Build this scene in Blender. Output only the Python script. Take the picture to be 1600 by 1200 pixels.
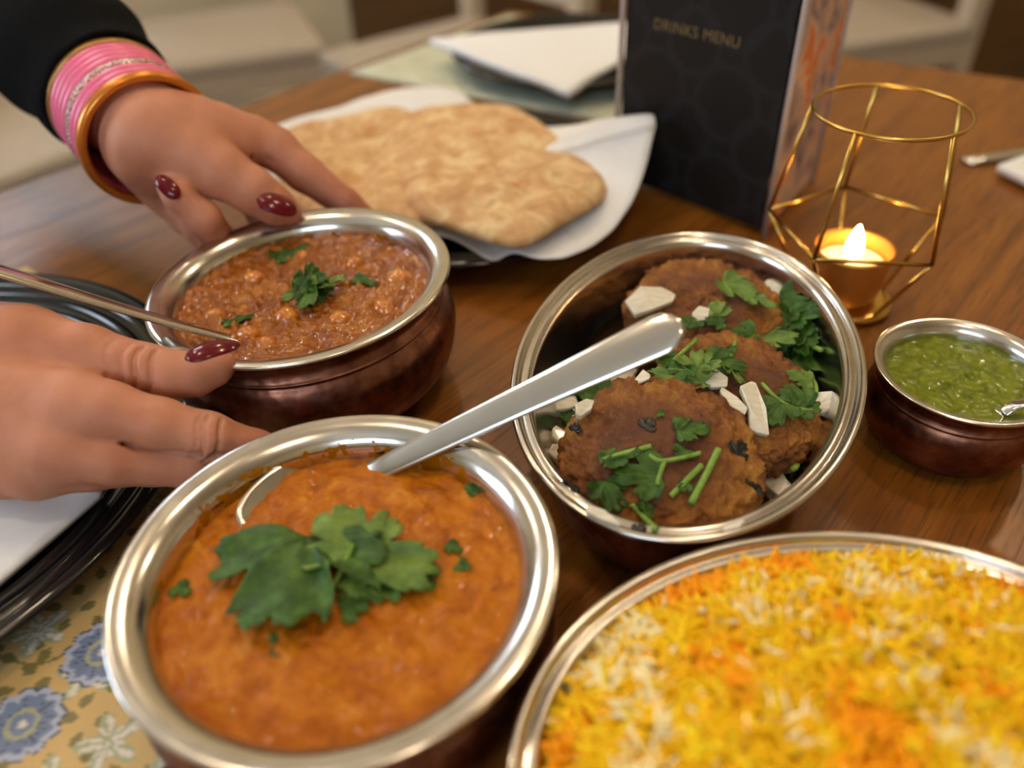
import bpy, bmesh, math, random
import numpy as np
from mathutils import Vector, Matrix, noise
from mathutils.bvhtree import BVHTree

for o in list(bpy.data.objects):
    bpy.data.objects.remove(o)
SC = bpy.context.scene
COL = SC.collection
random.seed(7)
rng = np.random.default_rng(7)

# ------------------------------------------------------------------ camera
CAMZ = 0.28
F = 1280.0                                   # focal length for a 1600 wide frame
CR = Vector((0.99918624, -0.02528764, -0.03142274))
CU = Vector((0.04033427, 0.62644149, 0.77842418))
CW = Vector((0.0, 0.77905815, -0.62695168))
cd = bpy.data.cameras.new('camera')
cam = bpy.data.objects.new('camera', cd)
COL.objects.link(cam)
cam.matrix_world = Matrix(((CR.x, CU.x, -CW.x, 0), (CR.y, CU.y, -CW.y, 0), (CR.z, CU.z, -CW.z, CAMZ), (0, 0, 0, 1)))
cd.sensor_width = 36
cd.lens = 36 * F / 1600
cd.clip_start = 0.01
cd.dof.use_dof = True
cd.dof.focus_distance = 0.365
cd.dof.aperture_fstop = 3.7
SC.camera = cam

# ------------------------------------------------------------------ world, exposure
SC.view_settings.view_transform = 'Standard'
SC.view_settings.look = 'None'
SC.view_settings.gamma = 1
SC.view_settings.use_curve_mapping = False
SC.view_settings.exposure = 0.0
w = bpy.data.worlds.new('world')
SC.world = w
w.use_nodes = True
w.node_tree.nodes['Background'].inputs[0].default_value = (0.62, 0.78, 1, 1)
w.node_tree.nodes['Background'].inputs[1].default_value = 1.0

def area(name, loc, target, sx, sy, energy, col):
    l = bpy.data.lights.new(name, 'AREA')
    l.shape = 'RECTANGLE'; l.size = sx; l.size_y = sy; l.energy = energy; l.color = col
    o = bpy.data.objects.new(name, l); COL.objects.link(o)
    o.location = loc
    o.rotation_euler = (Vector(target) - Vector(loc)).to_track_quat('-Z', 'Y').to_euler()
    return o
# daylight entering through the three windows of the room
area('daylight', (-1.72, 2.66, 1.46), (-1.72, 0.0, 1.0), 0.62, 0.56, 13, (0.72, 0.85, 1.0))
area('daylight', (-0.65, -1.66, 1.28), (-0.5, 1.0, 0.9), 1.2, 0.55, 16, (0.62, 0.80, 1.0))
area('daylight', (-2.86, 0.55, 1.0), (0.0, 0.45, 0.3), 1.0, 0.9, 28, (0.70, 0.83, 1.0))

# ------------------------------------------------------------------ helpers
def P(px, py, z=0.0):
    """point at height z seen at photo pixel (px,py)"""
    d = CW + CR * ((px - 800) / F) - CU * ((py - 600) / F)
    t = (z - CAMZ) / d.z
    return Vector((0, 0, CAMZ)) + d * t
def D(px, py, d):
    return Vector((0, 0, CAMZ)) + (CW + CR * ((px - 800) / F) - CU * ((py - 600) / F)) * d

def mesh_obj(name, verts, faces, mat=None, parent=None, smooth=True):
    me = bpy.data.meshes.new(name)
    me.from_pydata([tuple(v) for v in verts], [], [tuple(f) for f in faces])
    me.update()
    if smooth:
        me.polygons.foreach_set('use_smooth', [True] * len(me.polygons))
    o = bpy.data.objects.new(name, me)
    COL.objects.link(o)
    if mat: me.materials.append(mat)
    if parent: o.parent = parent
    return o
def np_obj(name, V, Q, mat=None, parent=None, smooth=True):
    V = np.asarray(V, np.float32); Q = np.asarray(Q, np.int32)
    n = Q.shape[1]
    me = bpy.data.meshes.new(name)
    me.vertices.add(len(V)); me.vertices.foreach_set('co', V.ravel())
    me.loops.add(Q.size); me.loops.foreach_set('vertex_index', Q.ravel())
    me.polygons.add(len(Q)); me.polygons.foreach_set('loop_start', np.arange(0, Q.size, n, dtype=np.int32))
    me.polygons.foreach_set('use_smooth', np.full(len(Q), smooth))
    me.update(calc_edges=True); me.validate()
    o = bpy.data.objects.new(name, me); COL.objects.link(o)
    if mat: me.materials.append(mat)
    if parent: o.parent = parent
    return o
def tag(o, label, cat, group=None, kind=None):
    o['label'] = label; o['category'] = cat
    if group: o['group'] = group
    if kind: o['kind'] = kind
    return o
def struct(o):
    o['kind'] = 'structure'
    return o
def thing(name, label, cat, loc=(0, 0, 0), group=None):
    o = bpy.data.objects.new(name, None); COL.objects.link(o)
    o.location = loc; o.empty_display_size = 0.02
    return tag(o, label, cat, group)
def mod(o, typ, **kw):
    m = o.modifiers.new(typ.lower(), typ)
    for k, v in kw.items(): setattr(m, k, v)
    return m
def box(name, c, s, mat, parent=None, rz=0.0, bev=0.0):
    x, y, z = s[0] / 2, s[1] / 2, s[2] / 2
    v = [(-x, -y, -z), (x, -y, -z), (x, y, -z), (-x, y, -z), (-x, -y, z), (x, -y, z), (x, y, z), (-x, y, z)]
    f = [(0, 3, 2, 1), (4, 5, 6, 7), (0, 1, 5, 4), (1, 2, 6, 5), (2, 3, 7, 6), (3, 0, 4, 7)]
    o = mesh_obj(name, v, f, mat, parent, False)
    o.location = c; o.rotation_euler = (0, 0, rz)
    if bev: mod(o, 'BEVEL', width=bev, segments=3)
    return o
def lathe(profile, a, b=None, n=128, cap=True):
    """rings of ellipses with half axes (a-o, b-o) at heights z; profile = [(o,z)], last one capped at its centre"""
    b = b or a
    V, Fc = [], []
    for o, z in profile:
        for i in range(n):
            t = 2 * math.pi * i / n
            V.append(((a - o) * math.cos(t), (b - o) * math.sin(t), z))
    for k in range(len(profile) - 1):
        for i in range(n):
            j = (i + 1) % n
            Fc.append((k * n + i, k * n + j, (k + 1) * n + j, (k + 1) * n + i))
    if cap:
        V.append((0, 0, profile[-1][1])); c = len(V) - 1; k = len(profile) - 1
        for i in range(n):
            Fc.append((k * n + i, k * n + (i + 1) % n, c))
    return V, Fc
def smooth_profile(pts, sub=4):
    out = []
    for i in range(len(pts) - 1):
        p0 = pts[max(i - 1, 0)]; p1 = pts[i]; p2 = pts[i + 1]; p3 = pts[min(i + 2, len(pts) - 1)]
        for k in range(sub):
            t = k / sub
            out.append(tuple(0.5 * (2 * p1[c] + (p2[c] - p0[c]) * t + (2 * p0[c] - 5 * p1[c] + 4 * p2[c] - p3[c]) * t * t
                                    + (3 * p1[c] - p0[c] - 3 * p2[c] + p3[c]) * t ** 3) for c in range(len(p1))))
    out.append(tuple(pts[-1]))
    return out
def tube(pts, radii, n=10, flat=1.0, up=None, closed=False):
    """swept tube; flat scales the cross-section along its second axis"""
    pts = [Vector(p) for p in pts]
    if not hasattr(radii, '__len__'): radii = [radii] * len(pts)
    V, Fc = [], []
    m = len(pts)
    prev = None
    for k, p in enumerate(pts):
        if closed: t = (pts[(k + 1) % m] - pts[k - 1]).normalized()
        else: t = (pts[min(k + 1, m - 1)] - pts[max(k - 1, 0)]).normalized()
        u = Vector(up) if up else (prev if prev else (Vector((0, 0, 1)) if abs(t.z) < 0.9 else Vector((1, 0, 0))))
        s = t.cross(u).normalized(); nn = s.cross(t).normalized(); prev = nn
        for i in range(n):
            a = 2 * math.pi * i / n
            V.append(p + s * (radii[k] * math.cos(a)) + nn * (radii[k] * flat * math.sin(a)))
    for k in range(m if closed else m - 1):
        k2 = (k + 1) % m
        for i in range(n):
            j = (i + 1) % n
            Fc.append((k * n + i, k * n + j, k2 * n + j, k2 * n + i))
    if not closed:
        Fc.append(tuple(range(n))[::-1]); Fc.append(tuple((m - 1) * n + i for i in range(n)))
    return V, Fc

# ------------------------------------------------------------------ materials
def srgb(r, g, b):
    f = lambda c: (c / 12.92 if c <= 0.04045 else ((c + 0.055) / 1.055) ** 2.4)
    return (f(r / 255), f(g / 255), f(b / 255), 1)
class M:
    def __init__(s, name, **kw):
        s.m = bpy.data.materials.new(name); s.m.use_nodes = True
        s.t = s.m.node_tree; s.b = s.t.nodes['Principled BSDF']
        for k, v in kw.items(): s.b.inputs[k.replace('_', ' ')].default_value = v
    def n(s, typ, **kw):
        nd = s.t.nodes.new(typ)
        for k, v in kw.items(): setattr(nd, k, v)
        return nd
    def l(s, a, b): s.t.links.new(a, b)
    def coord(s, scale=(1, 1, 1), rot=(0, 0, 0), kind='Object'):
        tc = s.n('ShaderNodeTexCoord'); mp = s.n('ShaderNodeMapping')
        mp.inputs['Scale'].default_value = scale; mp.inputs['Rotation'].default_value = rot
        s.l(tc.outputs[kind], mp.inputs['Vector']); return mp.outputs[0]
    def noise(s, v, scale, detail=4, rough=0.55, dist=0.0):
        nd = s.n('ShaderNodeTexNoise'); s.l(v, nd.inputs['Vector'])
        nd.inputs['Scale'].default_value = scale; nd.inputs['Detail'].default_value = detail
        nd.inputs['Roughness'].default_value = rough; nd.inputs['Distortion'].default_value = dist
        return nd.outputs[0]
    def voro(s, v, scale, feature='F1', out='Distance', rand=1.0):
        nd = s.n('ShaderNodeTexVoronoi', feature=feature); s.l(v, nd.inputs['Vector'])
        nd.inputs['Scale'].default_value = scale; nd.inputs['Randomness'].default_value = rand
        return nd.outputs[out]
    def ramp(s, x, stops):
        nd = s.n('ShaderNodeValToRGB'); e = nd.color_ramp.elements
        while len(e) < len(stops): e.new(0.5)
        for i, (p, c) in enumerate(stops):
            e[i].position = p; e[i].color = c if len(c) == 4 else (*c, 1)
        s.l(x, nd.inputs[0]); return nd.outputs[0]
    def mix(s, fac, a, b, typ='MIX'):
        nd = s.n('ShaderNodeMix', data_type='RGBA', blend_type=typ)
        for i, x in ((0, fac), (6, a), (7, b)):
            if isinstance(x, (int, float, tuple)): nd.inputs[i].default_value = x
            else: s.l(x, nd.inputs[i])
        return nd.outputs[2]
    def math(s, op, a, b=0.0, c=0.0):
        nd = s.n('ShaderNodeMath', operation=op)
        for i, x in enumerate((a, b, c)):
            if isinstance(x, (int, float)): nd.inputs[i].default_value = x
            else: s.l(x, nd.inputs[i])
        return nd.outputs[0]
    def bump(s, h, strength=0.3, dist=0.001):
        nd = s.n('ShaderNodeBump'); nd.inputs['Strength'].default_value = strength; nd.inputs['Distance'].default_value = dist
        s.l(h, nd.inputs['Height'])
        if s.b.inputs['Normal'].is_linked:
            s.l(s.b.inputs['Normal'].links[0].from_socket, nd.inputs['Normal'])
        s.l(nd.outputs[0], s.b.inputs['Normal'])
    def set(s, k, x): s.l(x, s.b.inputs[k])
def plain(name, col, rough=0.5, metal=0.0, var=0.12, scale=60, bump=0.0, **kw):
    """one colour with slight procedural variation"""
    m = M(name, Roughness=rough, Metallic=metal, **kw)
    v = m.coord(); nz = m.noise(v, scale)
    lo = tuple(max(0, c * (1 - var)) for c in col[:3]) + (1,); hi = tuple(min(1, c * (1 + var)) for c in col[:3]) + (1,)
    m.set('Base Color', m.ramp(nz, [(0.3, lo), (0.7, hi)]))
    if bump: m.bump(nz, bump, 0.0006)
    return m.m

def make_wood(name, rot, c1, c2, c3, rough=0.27):
    m = M(name, Roughness=rough, Coat_Weight=0.08, Coat_Roughness=0.2, Specular_IOR_Level=0.4)
    v = m.coord((1, 1, 1), (0, 0, rot))
    st = m.n('ShaderNodeMapping'); st.inputs['Scale'].default_value = (0.9, 16, 16); m.l(v, st.inputs['Vector'])
    big = m.noise(st.outputs[0], 4.5, 5, 0.6, 0.6)
    fi = m.n('ShaderNodeMapping'); fi.inputs['Scale'].default_value = (6, 130, 130); m.l(v, fi.inputs['Vector'])
    fine = m.noise(fi.outputs[0], 5, 4, 0.6)
    col = m.ramp(big, [(0.25, c1), (0.5, c2), (0.75, c3)])
    pores = m.ramp(fine, [(0.36, (0.45, 0.45, 0.45)), (0.5, (1, 1, 1))])
    m.set('Base Color', m.mix(0.75, col, pores, 'MULTIPLY'))
    m.set('Roughness', m.ramp(fine, [(0.3, (rough + 0.15,) * 3), (0.6, (rough,) * 3)]))
    m.bump(fine, 0.12, 0.0004)
    return m.m
TU = math.radians(48.5)                       # direction of the table's left edge
WOOD = make_wood('oak_table', -TU, srgb(96, 54, 10), srgb(132, 78, 20), srgb(152, 98, 32), 0.33)
FLOORW = make_wood('floor_wood', 0.6, srgb(70, 48, 26), srgb(92, 66, 36), srgb(104, 78, 46), 0.45)

def make_steel(name, stain=False):
    m = M(name, Metallic=1.0, Roughness=0.2)
    m.b.inputs['Base Color'].default_value = (0.66, 0.63, 0.585, 1)
    v = m.coord()
    nz = m.noise(v, 90, 6, 0.7)
    m.set('Roughness', m.ramp(nz, [(0.3, (0.13,) * 3), (0.7, (0.24,) * 3)]))
    m.bump(m.noise(v, 45, 3), 0.05, 0.0008)
    if stain:                                 # sauce smears left on the wall of the bowl
        sx = m.n('ShaderNodeSeparateXYZ'); m.l(v, sx.inputs[0])
        z = sx.outputs[2]
        band = m.ramp(z, [(0.0, (1, 1, 1)), (0.0505, (1, 1, 1)), (0.0575, (0, 0, 0))])
        sp = m.ramp(m.noise(v, 120, 5, 0.65), [(0.52, (0, 0, 0)), (0.54, (1, 1, 1))])
        lump = m.ramp(m.noise(v, 26, 2), [(0.5, (0, 0, 0)), (0.58, (1, 1, 1))])
        fac = m.math('GREATER_THAN', m.math('MULTIPLY', m.math('MULTIPLY', band, sp), lump), 0.4)
        m.set('Base Color', m.mix(fac, (0.66, 0.63, 0.585, 1), srgb(150, 92, 0)))
        m.set('Metallic', m.math('SUBTRACT', 1.0, fac))
        m.b.inputs['Specular IOR Level'].default_value = 0.2
    return m.m
STEEL = make_steel('polished_steel'); STEEL_ST = make_steel('steel_with_sauce_smears', True)
def make_copper():
    m = M('hammered_copper', Metallic=1.0, Roughness=0.38)
    v = m.coord()
    nz = m.noise(v, 55, 5, 0.6)
    m.set('Base Color', m.ramp(nz, [(0.3, srgb(92, 56, 44)), (0.52, srgb(132, 86, 68)), (0.7, srgb(172, 122, 98))]))
    m.set('Roughness', m.ramp(m.noise(v, 150, 4), [(0.3, (0.30,) * 3), (0.7, (0.46,) * 3)]))
    m.bump(m.voro(v, 190, 'SMOOTH_F1'), 0.35, 0.0010)
    return m.m
COPPER = make_copper()
GOLD = plain('brass_gold', srgb(205, 165, 85), 0.25, 1.0, 0.06)
CUTLERY = plain('cutlery_steel', (0.63, 0.61, 0.58, 1), 0.16, 1.0, 0.04)
BLACKG = plain('black_glaze', (0.006, 0.006, 0.0065, 1), 0.12, 0.0, 0.2)
PAPER = plain('white_napkin', (0.87, 0.865, 0.87, 1), 0.9, 0.0, 0.02, 200, 0.15)
CREAM = plain('cream_paint', srgb(196, 180, 158), 0.5, 0.0, 0.05, 8)
WALLM = plain('wall_paint', srgb(205, 192, 160), 0.8, 0.0, 0.03, 5)
CEILM = plain('ceiling_paint', srgb(236, 226, 206), 0.9, 0.0, 0.02, 5)
BLACKF = plain('black_knit', (0.004, 0.004, 0.0045, 1), 0.95, 0.0, 0.3, 300, 0.3, Specular_IOR_Level=0.08)

# ------------------------------------------------------------------ the room
RX0, RX1, RY0, RY1, RZ0, RZ1 = -2.9, 2.9, -1.7, 2.7, -0.75, 1.95
T = 0.1
struct(box('floor', ((RX0 + RX1) / 2, (RY0 + RY1) / 2, RZ0 - T / 2), (RX1 - RX0 + 2 * T, RY1 - RY0 + 2 * T, T), FLOORW))
struct(box('ceiling', ((RX0 + RX1) / 2, (RY0 + RY1) / 2, RZ1 + T / 2), (RX1 - RX0 + 2 * T, RY1 - RY0 + 2 * T, T), CEILM))
def wall_with_hole(name, y, x0, x1, hx0, hx1, hz0, hz1):
    V, Fc = [], []
    def add(a0, a1, z0, z1):
        b = len(V)
        for yy in (y, y + T):
            V.extend([(a0, yy, z0), (a1, yy, z0), (a1, yy, z1), (a0, yy, z1)])
        Fc.extend([(b, b + 1, b + 2, b + 3), (b + 7, b + 6, b + 5, b + 4), (b, b + 4, b + 5, b + 1), (b + 1, b + 5, b + 6, b + 2),
                   (b + 2, b + 6, b + 7, b + 3), (b + 3, b + 7, b + 4, b)])
    add(x0, hx0, RZ0, RZ1); add(hx1, x1, RZ0, RZ1); add(hx0, hx1, RZ0, hz0); add(hx0, hx1, hz1, RZ1)
    return struct(mesh_obj(name, V, Fc, WALLM, None, False))
wall_with_hole('wall_back', RY1, RX0, RX1, -2.05, -1.4, 1.16, 1.76)
wall_with_hole('wall_front', RY0 - T, RX0, RX1, -1.27, -0.03, 0.98, 1.58)
for nm, c_, s_ in (('wall_left', (RX0 - T / 2, (RY0 + 0.0) / 2, (RZ0 + RZ1) / 2), (T, 0.0 - RY0 + 0.0, RZ1 - RZ0)),
                   ('wall_left', (RX0 - T / 2, (1.1 + RY1) / 2, (RZ0 + RZ1) / 2), (T, RY1 - 1.1, RZ1 - RZ0)),
                   ('wall_left', (RX0 - T / 2, 0.55, (RZ0 + 0.5) / 2), (T, 1.1, 0.5 - RZ0)),
                   ('wall_left', (RX0 - T / 2, 0.55, (1.5 + RZ1) / 2), (T, 1.1, RZ1 - 1.5))):
    struct(box(nm, c_, s_, WALLM))
wl = struct(box('window_3', (RX0 - T / 2, 0.55, 0.52), (0.06, 1.1, 0.04), CREAM))
for c_, s_ in (((0, 0, 0.96), (0.06, 1.1, 0.04)), ((0, -0.53, 0.48), (0.05, 0.04, 0.92)), ((0, 0, 0.48), (0.05, 0.04, 0.92)), ((0, 0.53, 0.48), (0.05, 0.04, 0.92))):
    box('window_frame', c_, s_, CREAM, wl)
struct(box('wall_right', (RX1 + T / 2, (RY0 + RY1) / 2, (RZ0 + RZ1) / 2), (T, RY1 - RY0 + 2 * T, RZ1 - RZ0), WALLM))
struct(box('baseboard_back', (0, RY1 - 0.01, RZ0 + 0.06), (RX1 - RX0, 0.02, 0.12), CREAM))
DARKW = make_wood('dark_panel', 0.0, srgb(74, 50, 22), srgb(98, 70, 36), srgb(110, 82, 44), 0.5)
struct(box('trim_1', (1.225, RY1 - 0.015, -0.32), (3.35, 0.03, 0.86), DARKW))
for k, (y, x0, x1, z0, z1) in enumerate(((RY1, -2.05, -1.4, 1.16, 1.76), (RY0 - T, -1.27, -0.03, 0.98, 1.58))):
    fr = struct(box('window_%d' % (k + 1), ((x0 + x1) / 2, y + T / 2, z0 + 0.02), (x1 - x0, 0.06, 0.04), CREAM))
    def bar(c, s):
        o = box('window_frame', (c[0] - fr.location.x, c[1] - fr.location.y, c[2] - fr.location.z), s, CREAM, fr)
    bar(((x0 + x1) / 2, y + T / 2, z1 - 0.02), (x1 - x0, 0.06, 0.04))
    for xx in (x0 + 0.02, (x0 + x1) / 2, x1 - 0.02):
        bar((xx, y + T / 2, (z0 + z1) / 2), (0.04, 0.05, z1 - z0 - 0.08))

# warm recessed ceiling lights
LAMP = M('lamp_glow'); LAMP.b.inputs['Emission Color'].default_value = (1, 0.78, 0.5, 1); LAMP.b.inputs['Emission Strength'].default_value = 14
def ceiling_light(x, y, label, e=9.0):
    t = thing('ceiling_light', label, 'light', (x, y, RZ1), 'recessed ceiling lights')
    V, Fc = lathe([(0, 0), (0, -0.012), (0.012, -0.012), (0.016, -0.006)], 0.075, n=32, cap=False)
    mesh_obj('bezel', V, Fc, CREAM, t)
    V, Fc = lathe([(0.016, -0.007), (0.05, -0.007)], 0.075, n=32)
    mesh_obj('diffuser', V, Fc, LAMP.m, t)
    l = bpy.data.lights.new('lamp', 'POINT'); l.energy = e; l.color = (1.0, 0.80, 0.56); l.shadow_soft_size = 0.045
    lo = bpy.data.objects.new('lamp', l); COL.objects.link(lo); lo.parent = t; lo.location = (0, 0, -0.07)
ceiling_light(0.55, 0.75, 'round recessed ceiling light over the candle end of the table', 11)
ceiling_light(-0.7, 0.65, 'round recessed ceiling light over the bangled arm', 9)
ceiling_light(0.3, -0.35, 'round recessed ceiling light behind the viewer', 10)
ceiling_light(-0.1, 1.75, 'round recessed ceiling light beyond the far table corner', 12)
ceiling_light(1.5, 1.7, 'round recessed ceiling light over the chairs on the right', 12)
ceiling_light(-1.5, 1.6, 'round recessed ceiling light by the far window', 12)

# ------------------------------------------------------------------ table
U = Vector((math.cos(TU), math.sin(TU), 0)); Vv = Vector((math.sin(TU), -math.cos(TU), 0))
CORNER = Vector((0.015, 1.10, 0))             # far corner of the table
tb = thing('dining_table', 'brown oak dining table carrying all the dishes', 'table', (0, 0, RZ0))
L1, L2 = 1.75, 1.25
FE = Vector((math.cos(math.radians(-33)), math.sin(math.radians(-33)), 0))
c = [CORNER, CORNER + FE * L2, CORNER + FE * L2 - U * L1, CORNER - U * L1]
V = [(p.x, p.y, z - RZ0) for z in (-0.035, 0.0) for p in c]
top = mesh_obj('tabletop', V, [(0, 1, 2, 3), (7, 6, 5, 4), (0, 4, 5, 1), (1, 5, 6, 2), (2, 6, 7, 3), (3, 7, 4, 0)], WOOD, tb, False)
mod(top, 'BEVEL', width=0.006, segments=3)
mid = sum(c, Vector()) / 4
for p in c:
    q = p + (mid - p).normalized() * 0.14
    box('leg', (q.x, q.y, 0.355), (0.07, 0.07, 0.71), WOOD, tb, TU, 0.004)

# ------------------------------------------------------------------ chairs
def chair_parts(root):
    for sx in (-1, 1):
        box('leg', (sx * 0.19, 0.19, 0.215), (0.042, 0.042, 0.43), CREAM, root, 0, 0.003)
        box('back_post', (sx * 0.19, -0.20, 0.475), (0.045, 0.042, 0.95), CREAM, root, 0, 0.003)
    box('seat_frame', (0, -0.005, 0.425), (0.425, 0.43, 0.05), CREAM, root, 0, 0.003)
    s = box('seat_pad', (0, 0.0, 0.465), (0.43, 0.43, 0.04), SEATM, root, 0, 0.015)
    for z in (0.60, 0.75, 0.90):
        box('back_rail', (0, -0.20, z), (0.34, 0.022, 0.07), CREAM, root, 0, 0.003)
SEATM = plain('seat_fabric', srgb(178, 166, 150), 0.9, 0.0, 0.06, 60)
def chair(x, y, rz, label):
    t = thing('dining_chair', label, 'chair', (x, y, RZ0), 'cream chairs around the table')
    t.rotation_euler = (0, 0, rz); chair_parts(t)
    return t
chair(-0.66, 2.05, math.radians(-160), 'cream painted chair beyond the bangled wrist, against the far wall')
chair(-0.10, 1.83, math.radians(128), 'cream painted chair behind the far place setting')
chair(0.80, 2.02, math.radians(108), 'cream painted chair behind the candle holder on the right')
chair(-0.98, 1.40, math.radians(-128), 'cream painted chair beside the left table edge below the black sleeve')

# ------------------------------------------------------------------ placemats
def mat_print(X, Y):
    """printed floral pattern: golden ground, olive vines and leaves, blue and white flowers"""
    X = X * 100; Y = Y * 100                               # centimetres
    n = X.size
    col = np.tile(np.array(srgb(208, 176, 116)[:3]), (n, 1))
    olive = np.array(srgb(128, 118, 70)[:3]); blue = np.array(srgb(112, 130, 168)[:3]); dkb = np.array(srgb(62, 78, 104)[:3])
    white = np.array(srgb(224, 218, 204)[:3]); pale = np.array(srgb(168, 172, 136)[:3]); lb = np.array(srgb(176, 186, 212)[:3])
    def put(mask, c): col[mask] = c
    # vines: two families of wavy lines
    for a, ph, per in ((0.5, 0.0, 6.0), (-0.9, 2.0, 7.0)):
        u = X * math.cos(a) + Y * math.sin(a); v = -X * math.sin(a) + Y * math.cos(a)
        dv = (v + 1.0 * np.sin(u * 0.9 + ph)) % per
        put(np.abs(dv - per / 2) < 0.07, olive)
    # leaves on a jittered grid
    def motif(cell, seed, prob):
        gi, gj = np.floor(X / cell), np.floor(Y / cell)
        h = lambda k: np.modf(np.abs(np.sin(gi * 127.1 + gj * 311.7 + seed * 74.7 + k * 19.19) * 43758.5453))[0]
        cx = (gi + 0.3 + 0.4 * h(1)) * cell; cy = (gj + 0.3 + 0.4 * h(2)) * cell
        an = h(3) * 6.283; dx, dy = X - cx, Y - cy
        return dx * np.cos(an) + dy * np.sin(an), -dx * np.sin(an) + dy * np.cos(an), h(4) < prob, h(5)
    a, b, on, r = motif(1.05, 1, 0.8)
    put(on & (np.abs(b) < 0.24 * (1 - (a / 0.36) ** 2)) & (np.abs(a) < 0.36), olive)
    # white curling acanthus leaves
    a, b, on, r = motif(3.3, 2, 0.75)
    th = np.arctan2(b, a); rr = np.hypot(a, b); lim = 1.25 * (0.72 + 0.28 * np.cos(5 * th))
    m = on & (rr < lim); put(m, pale); put(m & (rr < lim - 0.10) & (np.cos(11 * th + rr * 2) > -0.2), white)
    # blue scalloped flowers
    a, b, on, r = motif(4.6, 3, 0.7)
    th = np.arctan2(b, a); rr = np.hypot(a, b); lim = 1.55 * (0.86 + 0.14 * np.abs(np.cos(6 * th)))
    m = on & (rr < lim); put(m, dkb); put(m & (rr < lim - 0.08), lb); put(m & (rr < lim - 0.32), blue)
    put(m & (rr < lim - 0.45) & (np.abs(np.sin(12 * th)) < 0.3), dkb); put(m & (rr < 0.62), pale); put(m & (rr < 0.45), blue); put(m & (rr < 0.16), white)
    return col
PRINT = M('floral_print', Roughness=0.45)
at = PRINT.n('ShaderNodeVertexColor', layer_name='print'); PRINT.set('Base Color', at.outputs[0])
def placemat(name, o, eu, ev, lu, lv, label, printed=True, mat=None):
    step = 0.0011 if printed else 0.02
    nu, nv = int(lu / step), int(lv / step)
    gu, gv = np.meshgrid(np.linspace(0, lu, nu), np.linspace(0, lv, nv), indexing='ij')
    o = np.array(o); eu = np.array(eu); ev = np.array(ev)
    pts = o[None] + gu.reshape(-1, 1) * eu[None] + gv.reshape(-1, 1) * ev[None]
    pts[:, 2] = 0.0022
    idx = np.arange(nu * nv).reshape(nu, nv)
    Q = np.stack([idx[:-1, :-1], idx[:-1, 1:], idx[1:, 1:], idx[1:, :-1]], -1).reshape(-1, 4)
    if np.cross(eu, ev)[2] > 0: Q = Q[:, ::-1]
    ob = np_obj(name, pts, Q, mat or PRINT.m)
    if printed:
        ca = ob.data.color_attributes.new('print', 'FLOAT_COLOR', 'POINT')
        cc = np.ones((nu * nv, 4), np.float32); cc[:, :3] = mat_print(gu.ravel() + 0.013, gv.ravel() + 0.02)
        ca.data.foreach_set('color', cc.ravel())
    mod(ob, 'SOLIDIFY', thickness=0.002, offset=-1)
    return ob
m0 = Vector((-0.30, 0.27, 0)) - U * 0.25 - Vv * 0.17
tag(placemat('placemat', m0, U, Vv, 0.40, 0.385, ''), 'golden floral printed placemat under the black ridged plate and creamy curry', 'placemat', 'floral placemats')
m1 = CORNER - U * 0.285 + FE * 0.02
tag(placemat('placemat', m1, FE, U, 0.40, 0.26, '', False, plain('pale_mat', srgb(196, 198, 172), 0.6, 0, 0.1, 40)),
    'pale green placemat under the far blue-black plate', 'placemat', 'floral placemats')

# ------------------------------------------------------------------ plates
def plate(loc, R, label, group, ridges=True):
    pr = [(R * 0.48, 0.001), (R * 0.42, 0.0), (R * 0.38, 0.003), (0.02, 0.013), (0.002, 0.0185), (0.0, 0.0200), (0.002, 0.0212), (0.006, 0.0205)]
    if ridges:
        for k in range(4):
            o = 0.010 + k * 0.0085
            pr += [(o, 0.0185 - k * 0.0012), (o + 0.003, 0.0188 - k * 0.0012), (o + 0.0042, 0.0198 - k * 0.0012), (o + 0.0056, 0.0186 - k * 0.0012)]
        pr += [(0.050, 0.0125), (0.060, 0.0075), (0.07, 0.0065)]
    else:
        pr += [(0.025, 0.013), (0.035, 0.008), (0.05, 0.006)]
    V, Fc = lathe(smooth_profile(pr, 3), R, n=120)
    o = mesh_obj('dinner_plate', V, Fc, BLACKG)
    o.location = loc
    return tag(o, label, 'plate', group)
plate((-0.322, 0.285, 0.0024), 0.166, 'glossy black plate with ridged rim under the near hand', 'black plates')
plate((0.072, 0.868, 0.0024), 0.120, 'blue-black plate under the folded napkin at the far table corner', 'black plates', False)
plate((-0.035, 0.575, 0.0005), 0.135, 'dark plate hidden beneath the napkin and flatbreads', 'black plates', False)

# napkin on the near plate: a folded sheet that overhangs the rim to the left
def sheet(name, corners, thick, label, wave=0.002, n=24, seed=0):
    V, Fc = [], []
    A, B, Cc, Dd = [Vector(p) for p in corners]
    for i in range(n + 1):
        for j in range(n + 1):
            s, t = i / n, j / n
            p = (A * (1 - s) + B * s) * (1 - t) + (Dd * (1 - s) + Cc * s) * t
            p.z += wave * noise.noise(Vector((p.x * 14 + seed, p.y * 14, seed)))
            V.append(p)
    for i in range(n):
        for j in range(n):
            a = i * (n + 1) + j
            Fc.append((a, a + n + 1, a + n + 2, a + 1))
    o = mesh_obj(name, V, Fc, PAPER)
    mod(o, 'SOLIDIFY', thickness=thick, offset=0)
    return tag(o, label, 'napkin')
z1 = 0.0245
sheet('folded_napkin', [P(-330, 1010, z1), P(-10, 912 + 8, z1), P(160, 770, z1), P(-120, 560, z1)], 0.003,
      'white folded napkin on the near black plate beneath the hand', 0.0012, 24, 3)
sheet('folded_napkin', [P(672, 64, 0.026), P(888, 150, 0.026), P(975, 92, 0.026), P(1010, 36, 0.030)], 0.006,
      'white folded napkin on the plate at the far table corner', 0.004, 24, 5)

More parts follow.
